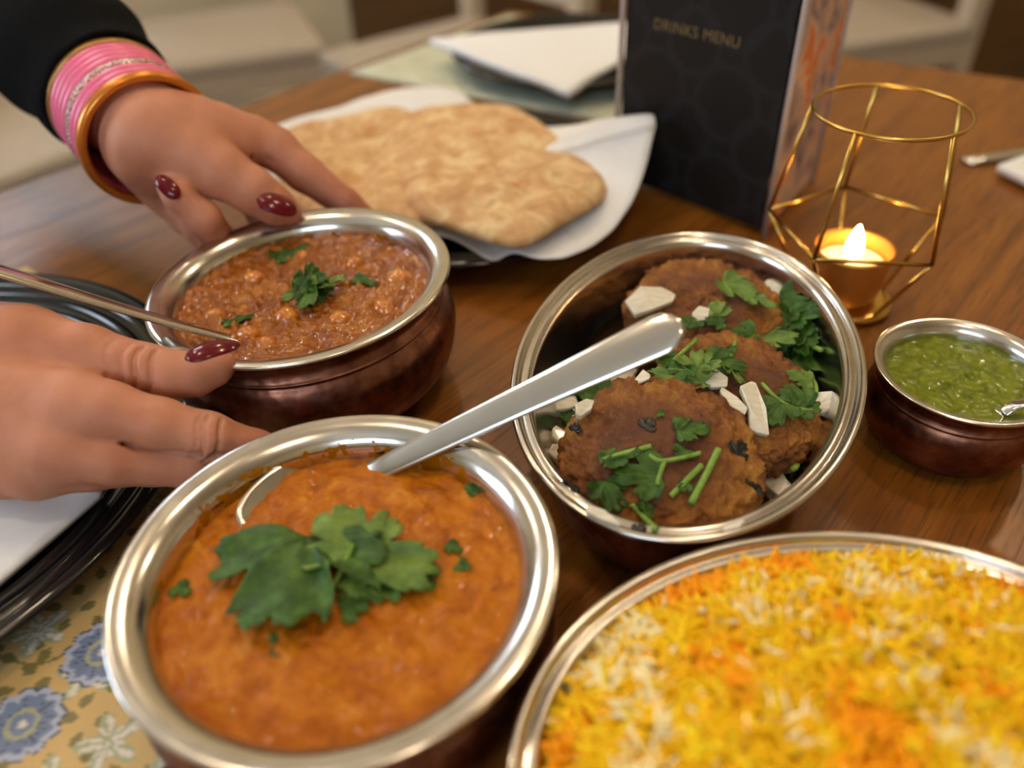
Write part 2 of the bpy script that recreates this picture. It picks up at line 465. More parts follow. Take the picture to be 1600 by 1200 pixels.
# right hand edge: knife and napkin
def bar_flat(name, a, b, w0, w1, th, mat, label, cat):
    a, b = Vector(a), Vector(b); pts = [a.lerp(b, i / 10) for i in range(11)]
    V, Fc = tube(pts, [w0 + (w1 - w0) * i / 10 for i in range(11)], 10, th / w0, (0, 0, 1))
    return tag(mesh_obj(name, V, Fc, mat), label, cat)
bar_flat('table_knife', P(1508, 252, 0.003), P(1760, 215, 0.003), 0.006, 0.010, 0.0022, CUTLERY, 'steel knife lying on the wood at the right edge', 'knife')
sheet('folded_napkin', [P(1558, 262, 0.007), P(1720, 345, 0.007), P(1850, 290, 0.007), P(1690, 215, 0.007)], 0.006, 'white folded napkin lying beside the knife at the right edge', 0.002, 16, 9)

# ------------------------------------------------------------------ menu stand
def make_card():
    m = M('menu_card', Roughness=0.6, Specular_IOR_Level=0.15)
    v = m.coord()
    def rings(scale, off, r):
        mp = m.n('ShaderNodeMapping'); mp.inputs['Scale'].default_value = (scale, 1, scale); mp.inputs['Location'].default_value = off; m.l(v, mp.inputs['Vector'])
        fr = m.n('ShaderNodeVectorMath', operation='FRACTION'); m.l(mp.outputs[0], fr.inputs[0])
        sb = m.n('ShaderNodeVectorMath', operation='SUBTRACT'); m.l(fr.outputs[0], sb.inputs[0]); sb.inputs[1].default_value = (0.5, 0, 0.5)
        ml = m.n('ShaderNodeVectorMath', operation='MULTIPLY'); m.l(sb.outputs[0], ml.inputs[0]); ml.inputs[1].default_value = (1, 0, 1)
        ln = m.n('ShaderNodeVectorMath', operation='LENGTH'); m.l(ml.outputs[0], ln.inputs[0])
        d = m.math('ABSOLUTE', m.math('SUBTRACT', ln.outputs['Value'], r))
        return m.ramp(d, [(0.02, (1, 1, 1)), (0.06, (0, 0, 0))])
    k = m.math('MAXIMUM', rings(17, (0.1, 0, 0.2), 0.40), rings(17, (0.6, 0, 0.62), 0.34))
    m.set('Base Color', m.mix(k, (0.013, 0.0112, 0.0108, 1), (0.0185, 0.0172, 0.0180, 1)))
    return m.m
def make_photo():
    m = M('menu_photo_print', Roughness=0.5)
    v = m.coord()
    c1 = m.ramp(m.noise(v, 34, 2, 0.5, 0.8), [(0.32, srgb(110, 96, 98)), (0.44, srgb(176, 150, 146)), (0.54, srgb(214, 180, 150)), (0.60, srgb(226, 108, 40)), (0.68, srgb(190, 150, 96))])
    m.set('Base Color', c1)
    return m.m
EDGE = plain('acrylic_edge', srgb(176, 162, 158), 0.25, 0.0, 0.05)
A0, B0, D0 = P(962, 283, 0), P(1192, 372, 0), P(1266, 287, 0)
mn = thing('menu_stand', 'black three-sided menu stand with gold lettering behind the oval dish', 'menu', ((A0 + B0 + D0) / 3))
MH = 0.235
def face(name, a, b, mat, inset, z0=0.006):
    c = (a + b) / 2; d = (b - a); L = d.length - 2 * inset; rz = math.atan2(d.y, d.x)
    nrm = Vector((d.y, -d.x, 0)).normalized()
    o = box(name, c - mn.location + Vector((0, 0, z0 + MH / 2)), (L, 0.0012, MH), mat, mn, rz)
    return o, nrm, rz, c
cent = mn.location.copy()
f1, n1, r1, c1 = face('front_card', A0, B0, make_card(), 0.003)
f2, n2, r2, c2 = face('photo_card', B0, D0, make_photo(), 0.003)
f3, n3, r3, c3 = face('rear_card', D0, A0, make_card(), 0.003)
for p in (A0, B0, D0):
    q = p + (p - cent).normalized() * 0.001
    V, Fc = tube([q - cent + Vector((0, 0, 0.0005)), q - cent + Vector((0, 0, MH + 0.006))], 0.0020, 8)
    mesh_obj('corner_strip', V, Fc, EDGE, mn)
fc = bpy.data.curves.new('menu_text', 'FONT'); fc.body = 'DRINKS MENU'; fc.size = 0.0098; fc.align_x = 'LEFT'; fc.extrude = 0.0001; fc.space_character = 1.08
to = bpy.data.objects.new('tmp_text', fc); COL.objects.link(to)
bpy.context.view_layer.update()
tm = bpy.data.meshes.new_from_object(to.evaluated_get(bpy.context.evaluated_depsgraph_get()))
bpy.data.objects.remove(to)
tx = bpy.data.objects.new('gold_lettering', tm); COL.objects.link(tx); tm.materials.clear(); tm.materials.append(plain('gold_ink', srgb(112, 94, 56), 0.5, 0.0, 0.05))
tx.parent = mn
# where the ray of the lettering's start meets the front card
def on_face(px, py, a, nrm):
    d = CW + CR * ((px - 800) / F) - CU * ((py - 600) / F); o = Vector((0, 0, CAMZ))
    t = (a - o).dot(nrm) / d.dot(nrm); return o + d * t
tp = on_face(1021, 44, A0 + n1 * 0.0008, n1)
tx.location = tp - cent; tx.rotation_euler = (math.pi / 2, 0, r1)

# ------------------------------------------------------------------ flatbreads on a napkin
def radial(outline, centre, zf, rings=26, n=140, mat=None, name='x'):
    """surface spanned from a centre to a closed outline; zf(p,t,phi) adds height"""
    pts = [Vector(p) for p in outline]
    m = len(pts)
    cl = []
    for i in range(n):
        s = i / n * m; k = int(s); t = s - k
        p0, p1, p2, p3 = pts[k - 1], pts[k % m], pts[(k + 1) % m], pts[(k + 2) % m]
        cl.append(0.5 * (2 * p1 + (p2 - p0) * t + (2 * p0 - 5 * p1 + 4 * p2 - p3) * t * t + (3 * p1 - p0 - 3 * p2 + p3) * t ** 3))
    C0 = Vector(centre); V = [C0 + Vector((0, 0, zf(C0, 0, 0)))]; Fc = []
    for r in range(1, rings + 1):
        t = r / rings
        for i in range(n):
            p = C0.lerp(cl[i], t); V.append(p + Vector((0, 0, zf(p, t, i / n))))
    for i in range(n): Fc.append((0, 1 + i, 1 + (i + 1) % n))
    for r in range(rings - 1):
        a = 1 + r * n; b = a + n
        for i in range(n):
            j = (i + 1) % n; Fc.append((a + i, b + i, b + j, a + j))
    return mesh_obj(name, V, Fc, mat)
nap_out = [P(400, 236, .026), P(432, 200, .030), P(520, 168, .032), P(600, 142, .034), P(700, 140, .032), P(760, 175, .027), P(850, 196, .030), P(940, 190, .046),
           P(1010, 181, .064), P(1024, 184, .068), P(1020, 215, .056), P(1000, 290, .038), P(962, 350, .028), P(905, 392, .025), P(850, 410, .024), P(800, 394, .027), P(762, 402, .0245), P(700, 374, .026),
           P(600, 372, .026), P(480, 365, .026), P(420, 310, .026)]
nk = radial(nap_out, P(700, 290, .0255), lambda p, t, f: 0.0012 * noise.noise(p * 60) + (0.002 * math.sin(f * 40) * t * t), 22, 120, PAPER, 'paper_napkin')
mod(nk, 'SOLIDIFY', thickness=0.0008, offset=0)
tag(nk, 'white napkin with upturned corners lining the flatbread plate', 'napkin')
def make_roti():
    m = M('roti', Roughness=0.75)
    v = m.coord()
    a = m.noise(v, 55, 4, 0.6, 0.7)
    m.set('Base Color', m.ramp(a, [(0.32, srgb(196, 146, 98)), (0.5, srgb(216, 174, 124)), (0.64, srgb(236, 208, 158))]))
    m.bump(m.noise(v, 120, 5), 0.35, 0.001)
    return m.m
ROTI = make_roti()
def roti(outline, centre, zb, th, label, seed):
    ol = [P(x, y, zb + 0.004) for x, y in outline]
    def zf(p, t, f):
        e = max(0.0, 1 - t ** 6)
        return th * e ** 0.5 + 0.0055 * noise.noise(Vector((p.x * 45 + seed, p.y * 40, 0))) * e + 0.0016 * noise.noise(Vector((p.x * 110, p.y * 110 + seed, 0))) * e
    o = radial(ol, P(*centre, zb + 0.004), zf, 40, 160, ROTI, 'flatbread')
    mod(o, 'SOLIDIFY', thickness=0.004, offset=-1)
    return tag(o, label, 'flatbread', 'folded flatbreads')
roti([(438, 232), (470, 205), (524, 197), (598, 178), (640, 184), (690, 210), (720, 300), (690, 352), (600, 352), (500, 345), (445, 290)], (570, 270), 0.026, 0.008,
     'folded golden flatbread beside the index fingertip, left of the pair', 1.0)
roti([(640, 200), (662, 180), (730, 174), (796, 178), (837, 201), (895, 250), (934, 284), (934, 316), (874, 352), (816, 386), (771, 381), (705, 358), (640, 330), (628, 260)], (770, 280), 0.030, 0.009,
     'folded golden flatbread against the upturned napkin corner, right of the pair', 4.0)

# ------------------------------------------------------------------ candle holder
ch = thing('candle_holder', 'gold geometric wire candle holder beside the oval dish', 'candle holder', (0.2018, 0.4150, 0))
def chl(v): return Vector(v) - ch.location
RC = Vector((0.2021, 0.4142, 0.118)); RR = 0.0388
V, Fc = tube([chl(RC + Vector((RR * math.cos(t), RR * math.sin(t), 0))) for t in np.linspace(0, 2 * math.pi, 72, endpoint=False)], 0.0011, 8, 1, (0, 0, 1), True)
mesh_obj('top_ring', V, Fc, GOLD, ch)
wa = [2.6477 + k * 2 * math.pi / 5 for k in range(5)]
WP = [Vector((0.2015 + 0.0508 * math.cos(a), 0.4155 + 0.0508 * math.sin(a), 0.0512)) for a in wa]
BC = Vector((0.2018, 0.4150, 0.006)); BR = 0.026
for k in range(5):
    a = wa[k]
    tp_ = RC + Vector((RR * math.cos(a), RR * math.sin(a), 0)); bp = BC + Vector((BR * math.cos(a), BR * math.sin(a), 0))
    for nm, p, q in (('upper_strut', tp_, WP[k]), ('waist_bar', WP[k], WP[(k + 1) % 5]), ('lower_strut', WP[k], bp)):
        V, Fc = tube([chl(p), chl(q)], 0.0012, 8); mesh_obj(nm, V, Fc, GOLD, ch)
V, Fc = lathe(smooth_profile([(0.004, 0.0005), (0.0, 0.002), (0.0, 0.0045), (0.003, 0.006), (0.010, 0.006)], 3), 0.0285, n=64)
mesh_obj('base_disc', V, Fc, GOLD, ch)
CUPM = plain('cup_brass', srgb(214, 150, 70), 0.38, 0.75, 0.06)
V, Fc = lathe(smooth_profile([(0.005, 0.0062), (0.003, 0.012), (0.0, 0.036), (0.0006, 0.0366), (0.0012, 0.036), (0.004, 0.012), (0.008, 0.010)], 3), 0.0225, n=64)
mesh_obj('candle_cup', V, Fc, CUPM, ch)
WAX = M('wax', Roughness=0.45, Subsurface_Weight=0.6, Subsurface_Scale=0.01); WAX.b.inputs['Base Color'].default_value = srgb(246, 226, 190); WAX.b.inputs['Subsurface Radius'].default_value = (1, 0.6, 0.3)
cn = thing('tealight', 'lit white tealight burning inside the gold candle holder', 'candle', ch.location + Vector((0, 0, 0.0108)))
V, Fc = lathe(smooth_profile([(0.001, 0), (0.0, 0.001), (0.0, 0.016), (0.0015, 0.0175), (0.006, 0.0165)], 3), 0.0192, n=48)
mesh_obj('wax', V, Fc, WAX.m, cn)
V, Fc = tube([(0, 0, 0.015), (0.0003, 0, 0.021)], 0.0006, 8); mesh_obj('wick', V, Fc, BLACKF, cn)
FL = M('flame'); FL.b.inputs['Base Color'].default_value = (0, 0, 0, 1); FL.b.inputs['Emission Color'].default_value = (1, 0.72, 0.34, 1); FL.b.inputs['Emission Strength'].default_value = 26
V, Fc = lathe(smooth_profile([(0.0046, 0.0185), (0.0010, 0.022), (0.0, 0.027), (0.0012, 0.034), (0.0044, 0.041)], 4), 0.005, n=24)
mesh_obj('flame', V, Fc, FL.m, cn)
fl = bpy.data.lights.new('candle_light', 'POINT'); fl.energy = 0.05; fl.color = (1, 0.55, 0.2); fl.shadow_soft_size = 0.004
flo = bpy.data.objects.new('candle_light', fl); COL.objects.link(flo); flo.parent = cn; flo.location = (0, 0, 0.044)

# ------------------------------------------------------------------ serving bowls
def handi(loc, sr, sz, label, liner=STEEL, tilt=None, group='round copper bowls'):
    t = thing('serving_bowl', label, 'bowl', loc, group)
    R = 0.0754 * sr
    st = [(0.0022, 0.0572), (0.0003, 0.0583), (0.0, 0.0592), (0.0006, 0.0601), (0.003, 0.0603), (0.0075, 0.0590), (0.0115, 0.0555), (0.0132, 0.0515), (0.0132, 0.046), (0.0105, 0.035), (0.0105, 0.02), (0.02, 0.006), (0.04, 0.004)]
    co = [(0.0022, 0.0572), (0.005, 0.0560), (0.0072, 0.0530), (0.0076, 0.0495), (0.0062, 0.0465), (0.0050, 0.0452), (0.0058, 0.0440), (0.0034, 0.0405), (0.0012, 0.0340), (0.0015, 0.025), (0.0055, 0.012), (0.013, 0.004), (0.021, 0.0), (0.03, 0.0)]
    for nm, pr, m in (('steel_liner', st, liner), ('copper_body', co, COPPER)):
        V, Fc = lathe([(o * sr, z * sz) for o, z in smooth_profile(pr, 4)], R, n=144)
        mesh_obj(nm, V, Fc, m, t)
    if tilt: t.rotation_mode = 'QUATERNION'; t.rotation_quaternion = Vector((0, 0, 1)).rotation_difference(Vector(tilt).normalized())
    return t
CUR = Vector((-0.0619, 0.1815, 0.0022))
CHK = Vector((-0.1037 + 0.0028, 0.3548, 0.0064)); CHN = Vector((-0.0464, 0.01, 1)).normalized()
GRN = Vector((0.2108, 0.2947, 0.0005))
handi(CUR, 1.0, 0.975, 'steel-lined copper bowl of orange creamy curry in the foreground', STEEL_ST)
handi(CHK, 1.0, 1.035, 'steel-lined copper bowl of chickpea curry held by both hands', STEEL_ST, CHN)
handi(GRN, 0.5425, 0.69, 'small steel-lined copper bowl of green chutney at the right edge')

def oval_dish(loc, a, b, ang, label):
    t = thing('oval_dish', label, 'dish', loc, 'oval steel dishes')
    t.rotation_euler = (0, 0, ang)
    st = [(0.0035, 0.0455), (0.0005, 0.0478), (0.0, 0.0490), (0.0006, 0.0502), (0.0022, 0.0505), (0.0036, 0.0496), (0.0046, 0.0484), (0.0058, 0.0487), (0.0078, 0.0490), (0.0098, 0.0470), (0.0108, 0.0435), (0.0130, 0.032), (0.0175, 0.017), (0.025, 0.0095), (0.036, 0.0075), (0.05, 0.0072)]
    co = [(0.0035, 0.0455), (0.0065, 0.0445), (0.0085, 0.040), (0.0105, 0.028), (0.0145, 0.014), (0.021, 0.005), (0.030, 0.0), (0.05, 0.0)]
    ob = []
    for nm, pr, m in (('steel_liner', st, STEEL), ('copper_body', co, COPPER)):
        V, Fc = lathe(smooth_profile(pr, 4), a, b, n=160)
        ob.append(mesh_obj(nm, V, Fc, m, t))
    return t, ob
FA = math.radians(70.0)
FD, FDo = oval_dish((0.0829, 0.305, 0.0002), 0.1175, 0.0785, FA, 'oval steel dish holding the fried patties')
RD, RDo = oval_dish((0.1013, 0.1100, 0.0002), 0.1077, 0.0842, 0.076, 'oval steel dish heaped with yellow rice')

# ------------------------------------------------------------------ surfaces used to rest garnish on things
BV = []
def bvh(o):
    bpy.context.view_layer.update()
    me = o.data; mw = o.matrix_world
    if o.parent: mw = (Matrix.Translation(o.parent.location) @ (o.parent.rotation_quaternion if o.parent.rotation_mode == 'QUATERNION' else o.parent.rotation_euler.to_quaternion()).to_matrix().to_4x4()) @ o.matrix_basis
    BV.append(BVHTree.FromPolygons([mw @ v.co for v in me.vertices], [tuple(p.vertices) for p in me.polygons]))
def hit(px, py):
    o = Vector((0, 0, CAMZ)); d = (CW + CR * ((px - 800) / F) - CU * ((py - 600) / F)).normalized()
    best = None
    for b in BV:
        h = b.ray_cast(o, d)
        if h[0] is not None and (best is None or h[3] < best[2]): best = (h[0], h[1] if h[1].dot(d) < 0 else -h[1], h[3])
    if best is None: return P(px, py, 0.01), Vector((0, 0, 1))
    return best[0], best[1]
def soft_hit(px, py, r=14):
    ps = [hit(px + dx, py + dy) for dx, dy in ((0, 0), (r, 0), (-r, 0), (0, r), (0, -r))]
    n = sum((p[1] for p in ps), Vector()).normalized()
    return ps[0][0], (n + Vector((0, 0, 0.6))).normalized()
def plane_pt(px, py, p0, n):
    d = CW + CR * ((px - 800) / F) - CU * ((py - 600) / F); o = Vector((0, 0, CAMZ))
    return o + d * ((p0 - o).dot(n) / d.dot(n))

# ------------------------------------------------------------------ curries
def disc_surface(R, rings, n, zf):
    V = [(0, 0, zf(0, 0))]; Fc = []
    for k in range(1, rings + 1):
        r = R * k / rings
        for i in range(n):
            t = 2 * math.pi * i / n; x, y = r * math.cos(t), r * math.sin(t); V.append((x, y, zf(x, y)))
    for i in range(n): Fc.append((0, 1 + i, 1 + (i + 1) % n))
    for k in range(rings - 1):
        a = 1 + k * n; b = a + n
        for i in range(n):
            j = (i + 1) % n; Fc.append((a + i, b + i, b + j, a + j))
    # skirt and bottom
    a = 1 + (rings - 1) * n; b = len(V)
    for i in range(n): V.append((V[a + i][0] * 0.97, V[a + i][1] * 0.97, -0.010))
    for i in range(n): Fc.append((a + i, b + i, b + (i + 1) % n, a + (i + 1) % n))
    Fc.append(tuple(b + i for i in range(n))[::-1])
    return V, Fc
def make_curry(name, cols, rough, scale, bumpd, spec=0.5):
    m = M(name, Roughness=rough, Coat_Weight=spec, Coat_Roughness=0.06, Specular_IOR_Level=0.18)
    v = m.coord()
    a = m.noise(v, scale, 6, 0.65, 0.6)
    m.set('Base Color', m.ramp(a, cols))
    m.bump(m.noise(v, scale * 5, 5, 0.6), 0.5, bumpd)
    return m
C1 = make_curry('creamy_curry', [(0.28, srgb(128, 60, 0)), (0.46, srgb(170, 92, 0)), (0.6, srgb(186, 110, 8)), (0.74, srgb(200, 134, 44))], 0.42, 85, 0.0012, 0.10)
C2 = make_curry('chickpea_curry', [(0.28, srgb(104, 42, 0)), (0.45, srgb(142, 74, 4)), (0.6, srgb(164, 96, 20)), (0.75, srgb(180, 118, 52))], 0.18, 75, 0.0020, 0.6)
def n3(x, y, s, o=0.0): return noise.noise(Vector((x * s + o, y * s - o, o)))
V, Fc = disc_surface(0.0632, 70, 150, lambda x, y: 0.0022 * n3(x, y, 60) + 0.0015 * n3(x, y, 150, 3) + 0.0008 * n3(x, y, 400, 5) + 0.0012 - 0.8 * (x * x + y * y))
cu = mesh_obj('creamy_curry', V, Fc, C1.m); cu.location = CUR + Vector((0, 0, 0.0478)); tag(cu, 'orange creamy curry filling the foreground bowl', 'curry')
def ridged(x, y, s, o): return 1 - abs(n3(x, y, s, o)) * 2
V, Fc = disc_surface(0.0632, 110, 220, lambda x, y: 0.0020 * n3(x, y, 75, 2) + 0.0022 * n3(x, y, 190, 7) + 0.0013 * n3(x, y, 420, 9) + 0.0007 * n3(x, y, 900, 1) + 0.001)
ck = mesh_obj('chickpea_curry', V, Fc, C2.m); ck.rotation_mode = 'QUATERNION'; ck.rotation_quaternion = Vector((0, 0, 1)).rotation_difference(CHN)
ck.location = CHK + CHN * 0.0512; tag(ck, 'brown chickpea curry filling the bowl held by the hands', 'curry')
CHT = make_curry('green_chutney', [(0.3, srgb(62, 74, 6)), (0.5, srgb(104, 114, 14)), (0.66, srgb(118, 126, 26)), (0.8, srgb(140, 146, 54))], 0.3, 150, 0.0002, 0.2)
V, Fc = disc_surface(0.0352, 50, 110, lambda x, y: 0.0008 * n3(x, y, 120, 4) + 0.0006 * n3(x, y, 330, 6))
gc = mesh_obj('green_chutney', V, Fc, CHT.m); gc.location = GRN + Vector((0, 0, 0.0345)); tag(gc, 'bright green herb chutney in the small bowl', 'chutney')
for o in (cu, ck, gc): bvh(o)

# ------------------------------------------------------------------ patties
def make_patty():
    m = M('fried_patty', Roughness=0.62, Coat_Weight=0.12, Coat_Roughness=0.3)
    v = m.coord()
    a = m.noise(v, 45, 8, 0.72, 0.4)
    at = m.n('ShaderNodeVertexColor', layer_name='crust')
    base = m.ramp(a, [(0.30, srgb(84, 42, 6)), (0.44, srgb(128, 70, 14)), (0.56, srgb(164, 100, 26)), (0.70, srgb(200, 142, 48))])
    dark = m.ramp(a, [(0.30, srgb(80, 38, 10)), (0.6, srgb(126, 70, 24)), (0.8, srgb(152, 92, 36))])
    m.set('Base Color', m.mix(at.outputs[0], base, dark))
    m.bump(m.noise(v, 240, 7, 0.75), 1.0, 0.0022)
    return m.m
PATTY = make_patty()
def patty(c, nrm, R, H, label, seed):
    n, k = 190, 120
    V, Fc, cr = [], [], []
    for j in range(k + 1):
        ph = -math.pi / 2 + math.pi * j / k
        cz, sz = math.cos(ph), math.sin(ph)
        rr = abs(cz) ** 0.55; zz = math.copysign(abs(sz) ** 0.85, sz)
        for i in range(n):
            th = 2 * math.pi * i / n
            x, y, z = rr * math.cos(th), rr * math.sin(th), zz
            p = Vector((x * R, y * R, z * H))
            w = 1 + 0.05 * noise.noise(Vector((math.cos(th) * 1.5 + seed, math.sin(th) * 1.5, seed)))
            p.x *= w; p.y *= w
            q = p * 1.0 + Vector((seed, seed * 2, 0))
            edge = min(1.0, max(0.0, (rr - 0.45) / 0.4)); edge = max(edge, max(0.0, noise.noise(q * 45 + Vector((9, 9, 9)))) * 1.3)
            d = 0.0014 * noise.noise(q * 70) + (0.0006 + 0.0022 * edge) * noise.noise(q * 190) + (0.0003 + 0.0020 * edge) * noise.noise(q * 420) + 0.0010 * edge * noise.noise(q * 900)
            d += 0.0016 * noise.noise(q * 28)
            V.append(p + Vector((x * 0.9, y * 0.9, z)).normalized() * d)
            cr.append(1 - min(1, edge * 1.25))
    for j in range(k):
        for i in range(n):
            a = j * n + i; b = j * n + (i + 1) % n
            Fc.append((a, b, b + n, a + n))
    o = mesh_obj('fried_patty', V, Fc, PATTY)
    ca = o.data.color_attributes.new('crust', 'FLOAT_COLOR', 'POINT')
    arr = np.repeat(np.array(cr, np.float32)[:, None], 4, 1); ca.data.foreach_set('color', arr.ravel())
    o.rotation_mode = 'QUATERNION'; o.rotation_quaternion = Vector((0, 0, 1)).rotation_difference(Vector(nrm).normalized())
    o.location = c
    bvh(o)
    return tag(o, label, 'patty', 'fried patties in the oval dish')
pf = patty(P(1030, 722, 0.0315), (-0.05, -0.22, 1), 0.0432, 0.0135, 'nearest fried brown patty with coriander stems on top', 1.3)
pm = patty(P(1148, 628, 0.0290), (0.14, -0.16, 1), 0.0405, 0.0125, 'middle fried brown patty with onion slices against its front', 5.1)
pb = patty(P(1098, 492, 0.0300), (0.0, -0.16, 1), 0.0405, 0.0125, 'farthest fried brown patty half hidden behind the spoon handle', 8.7)
for o in FDo[:1]: bvh(o)

# ------------------------------------------------------------------ garnish builders
def make_leaf_mat(name, dark, mid, light):
    m = M(name, Roughness=0.48, Specular_IOR_Level=0.3)
    v = m.coord()
    m.set('Base Color', m.ramp(m.noise(v, 150, 4), [(0.3, dark), (0.5, mid), (0.72, light)]))
    m.bump(m.noise(v, 420, 3), 0.3, 0.0005)
    return m.m
LEAF = make_leaf_mat('coriander_leaf', srgb(36, 62, 16), srgb(54, 86, 24), srgb(80, 112, 36))
LEAFL = make_leaf_mat('coriander_underside', srgb(78, 104, 36), srgb(98, 124, 48), srgb(122, 146, 68))
STEM = make_leaf_mat('coriander_stem', srgb(92, 128, 40), srgb(122, 156, 62), srgb(150, 180, 90))
def leaf_mesh(seed, cup=0.10, rings=8, n=104):
    """coriander leaf: a fan of three lobes, each cut into rounded teeth"""
    r_ = random.Random(seed)
    fm = math.radians(112)
    nt = [math.radians(-40 + r_.uniform(-6, 6)), math.radians(40 + r_.uniform(-6, 6))]
    nd = [r_.uniform(0.30, 0.48), r_.uniform(0.30, 0.48)]
    per = math.radians(r_.uniform(19, 24)); ph0 = r_.uniform(0, 6)
    V = [(0, 0, 0)]; Fc = []
    for k in range(1, rings + 1):
        t = k / rings
        for i in range(n):
            f = -fm + 2 * fm * i / (n - 1)
            r = 0.74 + 0.26 * math.cos(f)
            for c, d in zip(nt, nd): r *= 1 - d * math.exp(-((f - c) / math.radians(8)) ** 2)
            tooth = 1 - abs(math.sin(math.pi * f / per + ph0)) ** 0.6
            fine = 1 - abs(math.sin(math.pi * f / (per * 0.36) + ph0 * 2)) ** 0.7
            r *= 1 - (0.17 * tooth + 0.06 * fine) * t ** 1.5
            if abs(f) > fm * 0.8: r *= 1 - 0.55 * (abs(f) / fm - 0.8) / 0.2
            x, y = t * r * math.cos(f), t * r * math.sin(f)
            z = cup * t * t * (0.5 + 0.8 * math.sin(1.6 * f + ph0)) + 0.035 * t * math.cos(2 * math.pi * f / (per * 2)) + 0.10 * noise.noise(Vector((x * 2.4 + seed, y * 2.4, 0)))
            V.append((x, y, z))
    for i in range(n - 1): Fc.append((0, 1 + i, 2 + i))
    for k in range(rings - 1):
        a = 1 + k * n; b = a + n
        for i in range(n - 1): Fc.append((a + i, b + i, b + i + 1, a + i + 1))
    return V, Fc
def leaf_at(base, tip, mat, seed, parent=None, lift=0.0014, cup=0.10, width=1.0, roll=0.0, name='coriander_leaf', p0n=None):
    """a leaf whose stalk end and tip are seen at the two photo pixels, lying on what is there"""
    p, n = p0n if p0n else soft_hit((base[0] + tip[0]) / 2, (base[1] + tip[1]) / 2)
    p = p + n * lift
    a = plane_pt(*base, p, n); b = plane_pt(*tip, p, n)
    ax = (b - a); s = ax.length; ax.normalize()
    ay = n.cross(ax).normalized(); az = ax.cross(ay)
    if roll:
        ay2 = ay * math.cos(roll) + az * math.sin(roll); az = -ay * math.sin(roll) + az * math.cos(roll); ay = ay2
    V, Fc = leaf_mesh(seed, cup)
    org = parent.location if parent else a
    W = [a - org + ax * (v[0] * s) + ay * (v[1] * s * width) + az * (v[2] * s) for v in V]
    o = mesh_obj(name, W, Fc, mat, parent)
    if not parent: o.location = a
    mod(o, 'SOLIDIFY', thickness=0.0003, offset=0)
    return o
def stem_at(pts, r, parent=None, lift=0.0012, name='cut_coriander', dmat=None, p0n=None):
    ps = []
    for q in pts:
        p, n = soft_hit(q[0], q[1], 6)
        if p0n: p = plane_pt(q[0], q[1], p0n[0], p0n[1]); n = p0n[1]
        ps.append(p + n * (r + lift * (q[2] if len(q) > 2 else 1)))
    # flatten depth jumps so that a stem is a smooth rod
    ps = [Vector(q) for q in smooth_profile([tuple(p) for p in ps], 6)]
    org = parent.location if parent else ps[0]
    V, Fc = tube([p - org for p in ps], r, 8)
    o = mesh_obj(name, V, Fc, dmat or STEM, parent)
    if not parent: o.location = org
    return o
def sprig(base, label, group=None):
    return thing('coriander_sprig', label, 'coriander', base, group)

# foreground curry sprig
p0, n0 = hit(520, 870)[0], Vector((0, -0.05, 1)).normalized()
pn = (p0, n0)
sp = sprig(p0, 'large coriander sprig with broad leaves on the orange curry')
leaf_at((478, 838), (425, 1000), LEAF, 3, sp, 0.0058, 0.10, 1.0, 0, 'leaf_blade', pn)
leaf_at((555, 862), (520, 792), LEAFL, 5, sp, 0.006, 0.06, 1.05, 0, 'leaf_blade', pn)
leaf_at((552, 868), (690, 895), LEAFL, 8, sp, 0.006, 0.02, 0.62, 0.2, 'leaf_blade', pn)
leaf_at((590, 890), (690, 905), LEAF, 11, sp, 0.003, 0.04, 0.7, 0, 'leaf_blade', pn)
leaf_at((450, 990), (432, 1030), LEAF, 12, sp, 0.002, 0.04, 0.8, 0, 'leaf_blade', pn)
stem_at([(556, 868, 4), (535, 905, 3), (518, 940, 2), (508, 975, 0.5)], 0.0009, sp, 0.0012, 'stem')
tag(leaf_at((535, 952), (578, 938), LEAF, 14, None, 0.0015, 0.05, 0.9), 'small coriander scrap right of the big sprig on the orange curry', 'coriander')
for k, (a, b) in enumerate((((275, 915), (295, 930)), ((700, 850), (722, 862)), ((712, 880), (738, 888)), ((745, 770), (728, 756)), ((600, 905), (612, 922)))):
    tag(leaf_at(a, b, LEAF, 20 + k, None, 0.0006, 0.03, 0.7, 0, 'herb_fleck'),
        ('tiny herb fleck near the left edge of the orange curry', 'upper tiny herb fleck right of the big sprig', 'lower tiny herb fleck right of the big sprig', 'tiny herb fleck near the upper right edge of the orange curry', 'tiny herb fleck beneath the right leaf of the big sprig')[k], 'herb')
# chickpea curry garnish
p0, n0 = soft_hit(485, 440)
sp = sprig(p0, 'small curled coriander sprig in the middle of the chickpea curry')
leaf_at((478, 458), (490, 416), LEAF, 31, sp, 0.005, 0.18, 0.62, 0.4, 'leaf_blade')
leaf_at((498, 448), (541, 430), LEAFL, 32, sp, 0.006, 0.15, 0.62, 0.1, 'leaf_blade')
leaf_at((495, 452), (468, 484), LEAF, 33, sp, 0.005, 0.2, 0.6, -0.3, 'leaf_blade')
leaf_at((478, 452), (440, 470), LEAFL, 34, sp, 0.002, 0.1, 0.42, 0, 'leaf_blade')
leaf_at((505, 450), (482, 428), LEAF, 35, sp, 0.007, 0.25, 0.6, -0.5, 'leaf_blade')
leaf_at((490, 445), (478, 482), LEAF, 36, sp, 0.006, 0.2, 0.6, 0.4, 'leaf_blade')
leaf_at((500, 455), (522, 446), LEAF, 41, sp, 0.004, 0.2, 0.9, 0.3, 'leaf_blade')
tag(leaf_at((432, 405), (480, 385), LEAF, 37, None, 0.002, 0.15, 0.55), 'small coriander leaf near the thumb side of the chickpea curry', 'coriander')
tag(leaf_at((352, 505), (400, 492), LEAF, 38, None, 0.0008, 0.05, 0.35, 0, 'herb_fleck'), 'wilted herb strip beside the spoon tip in the chickpea curry', 'herb')
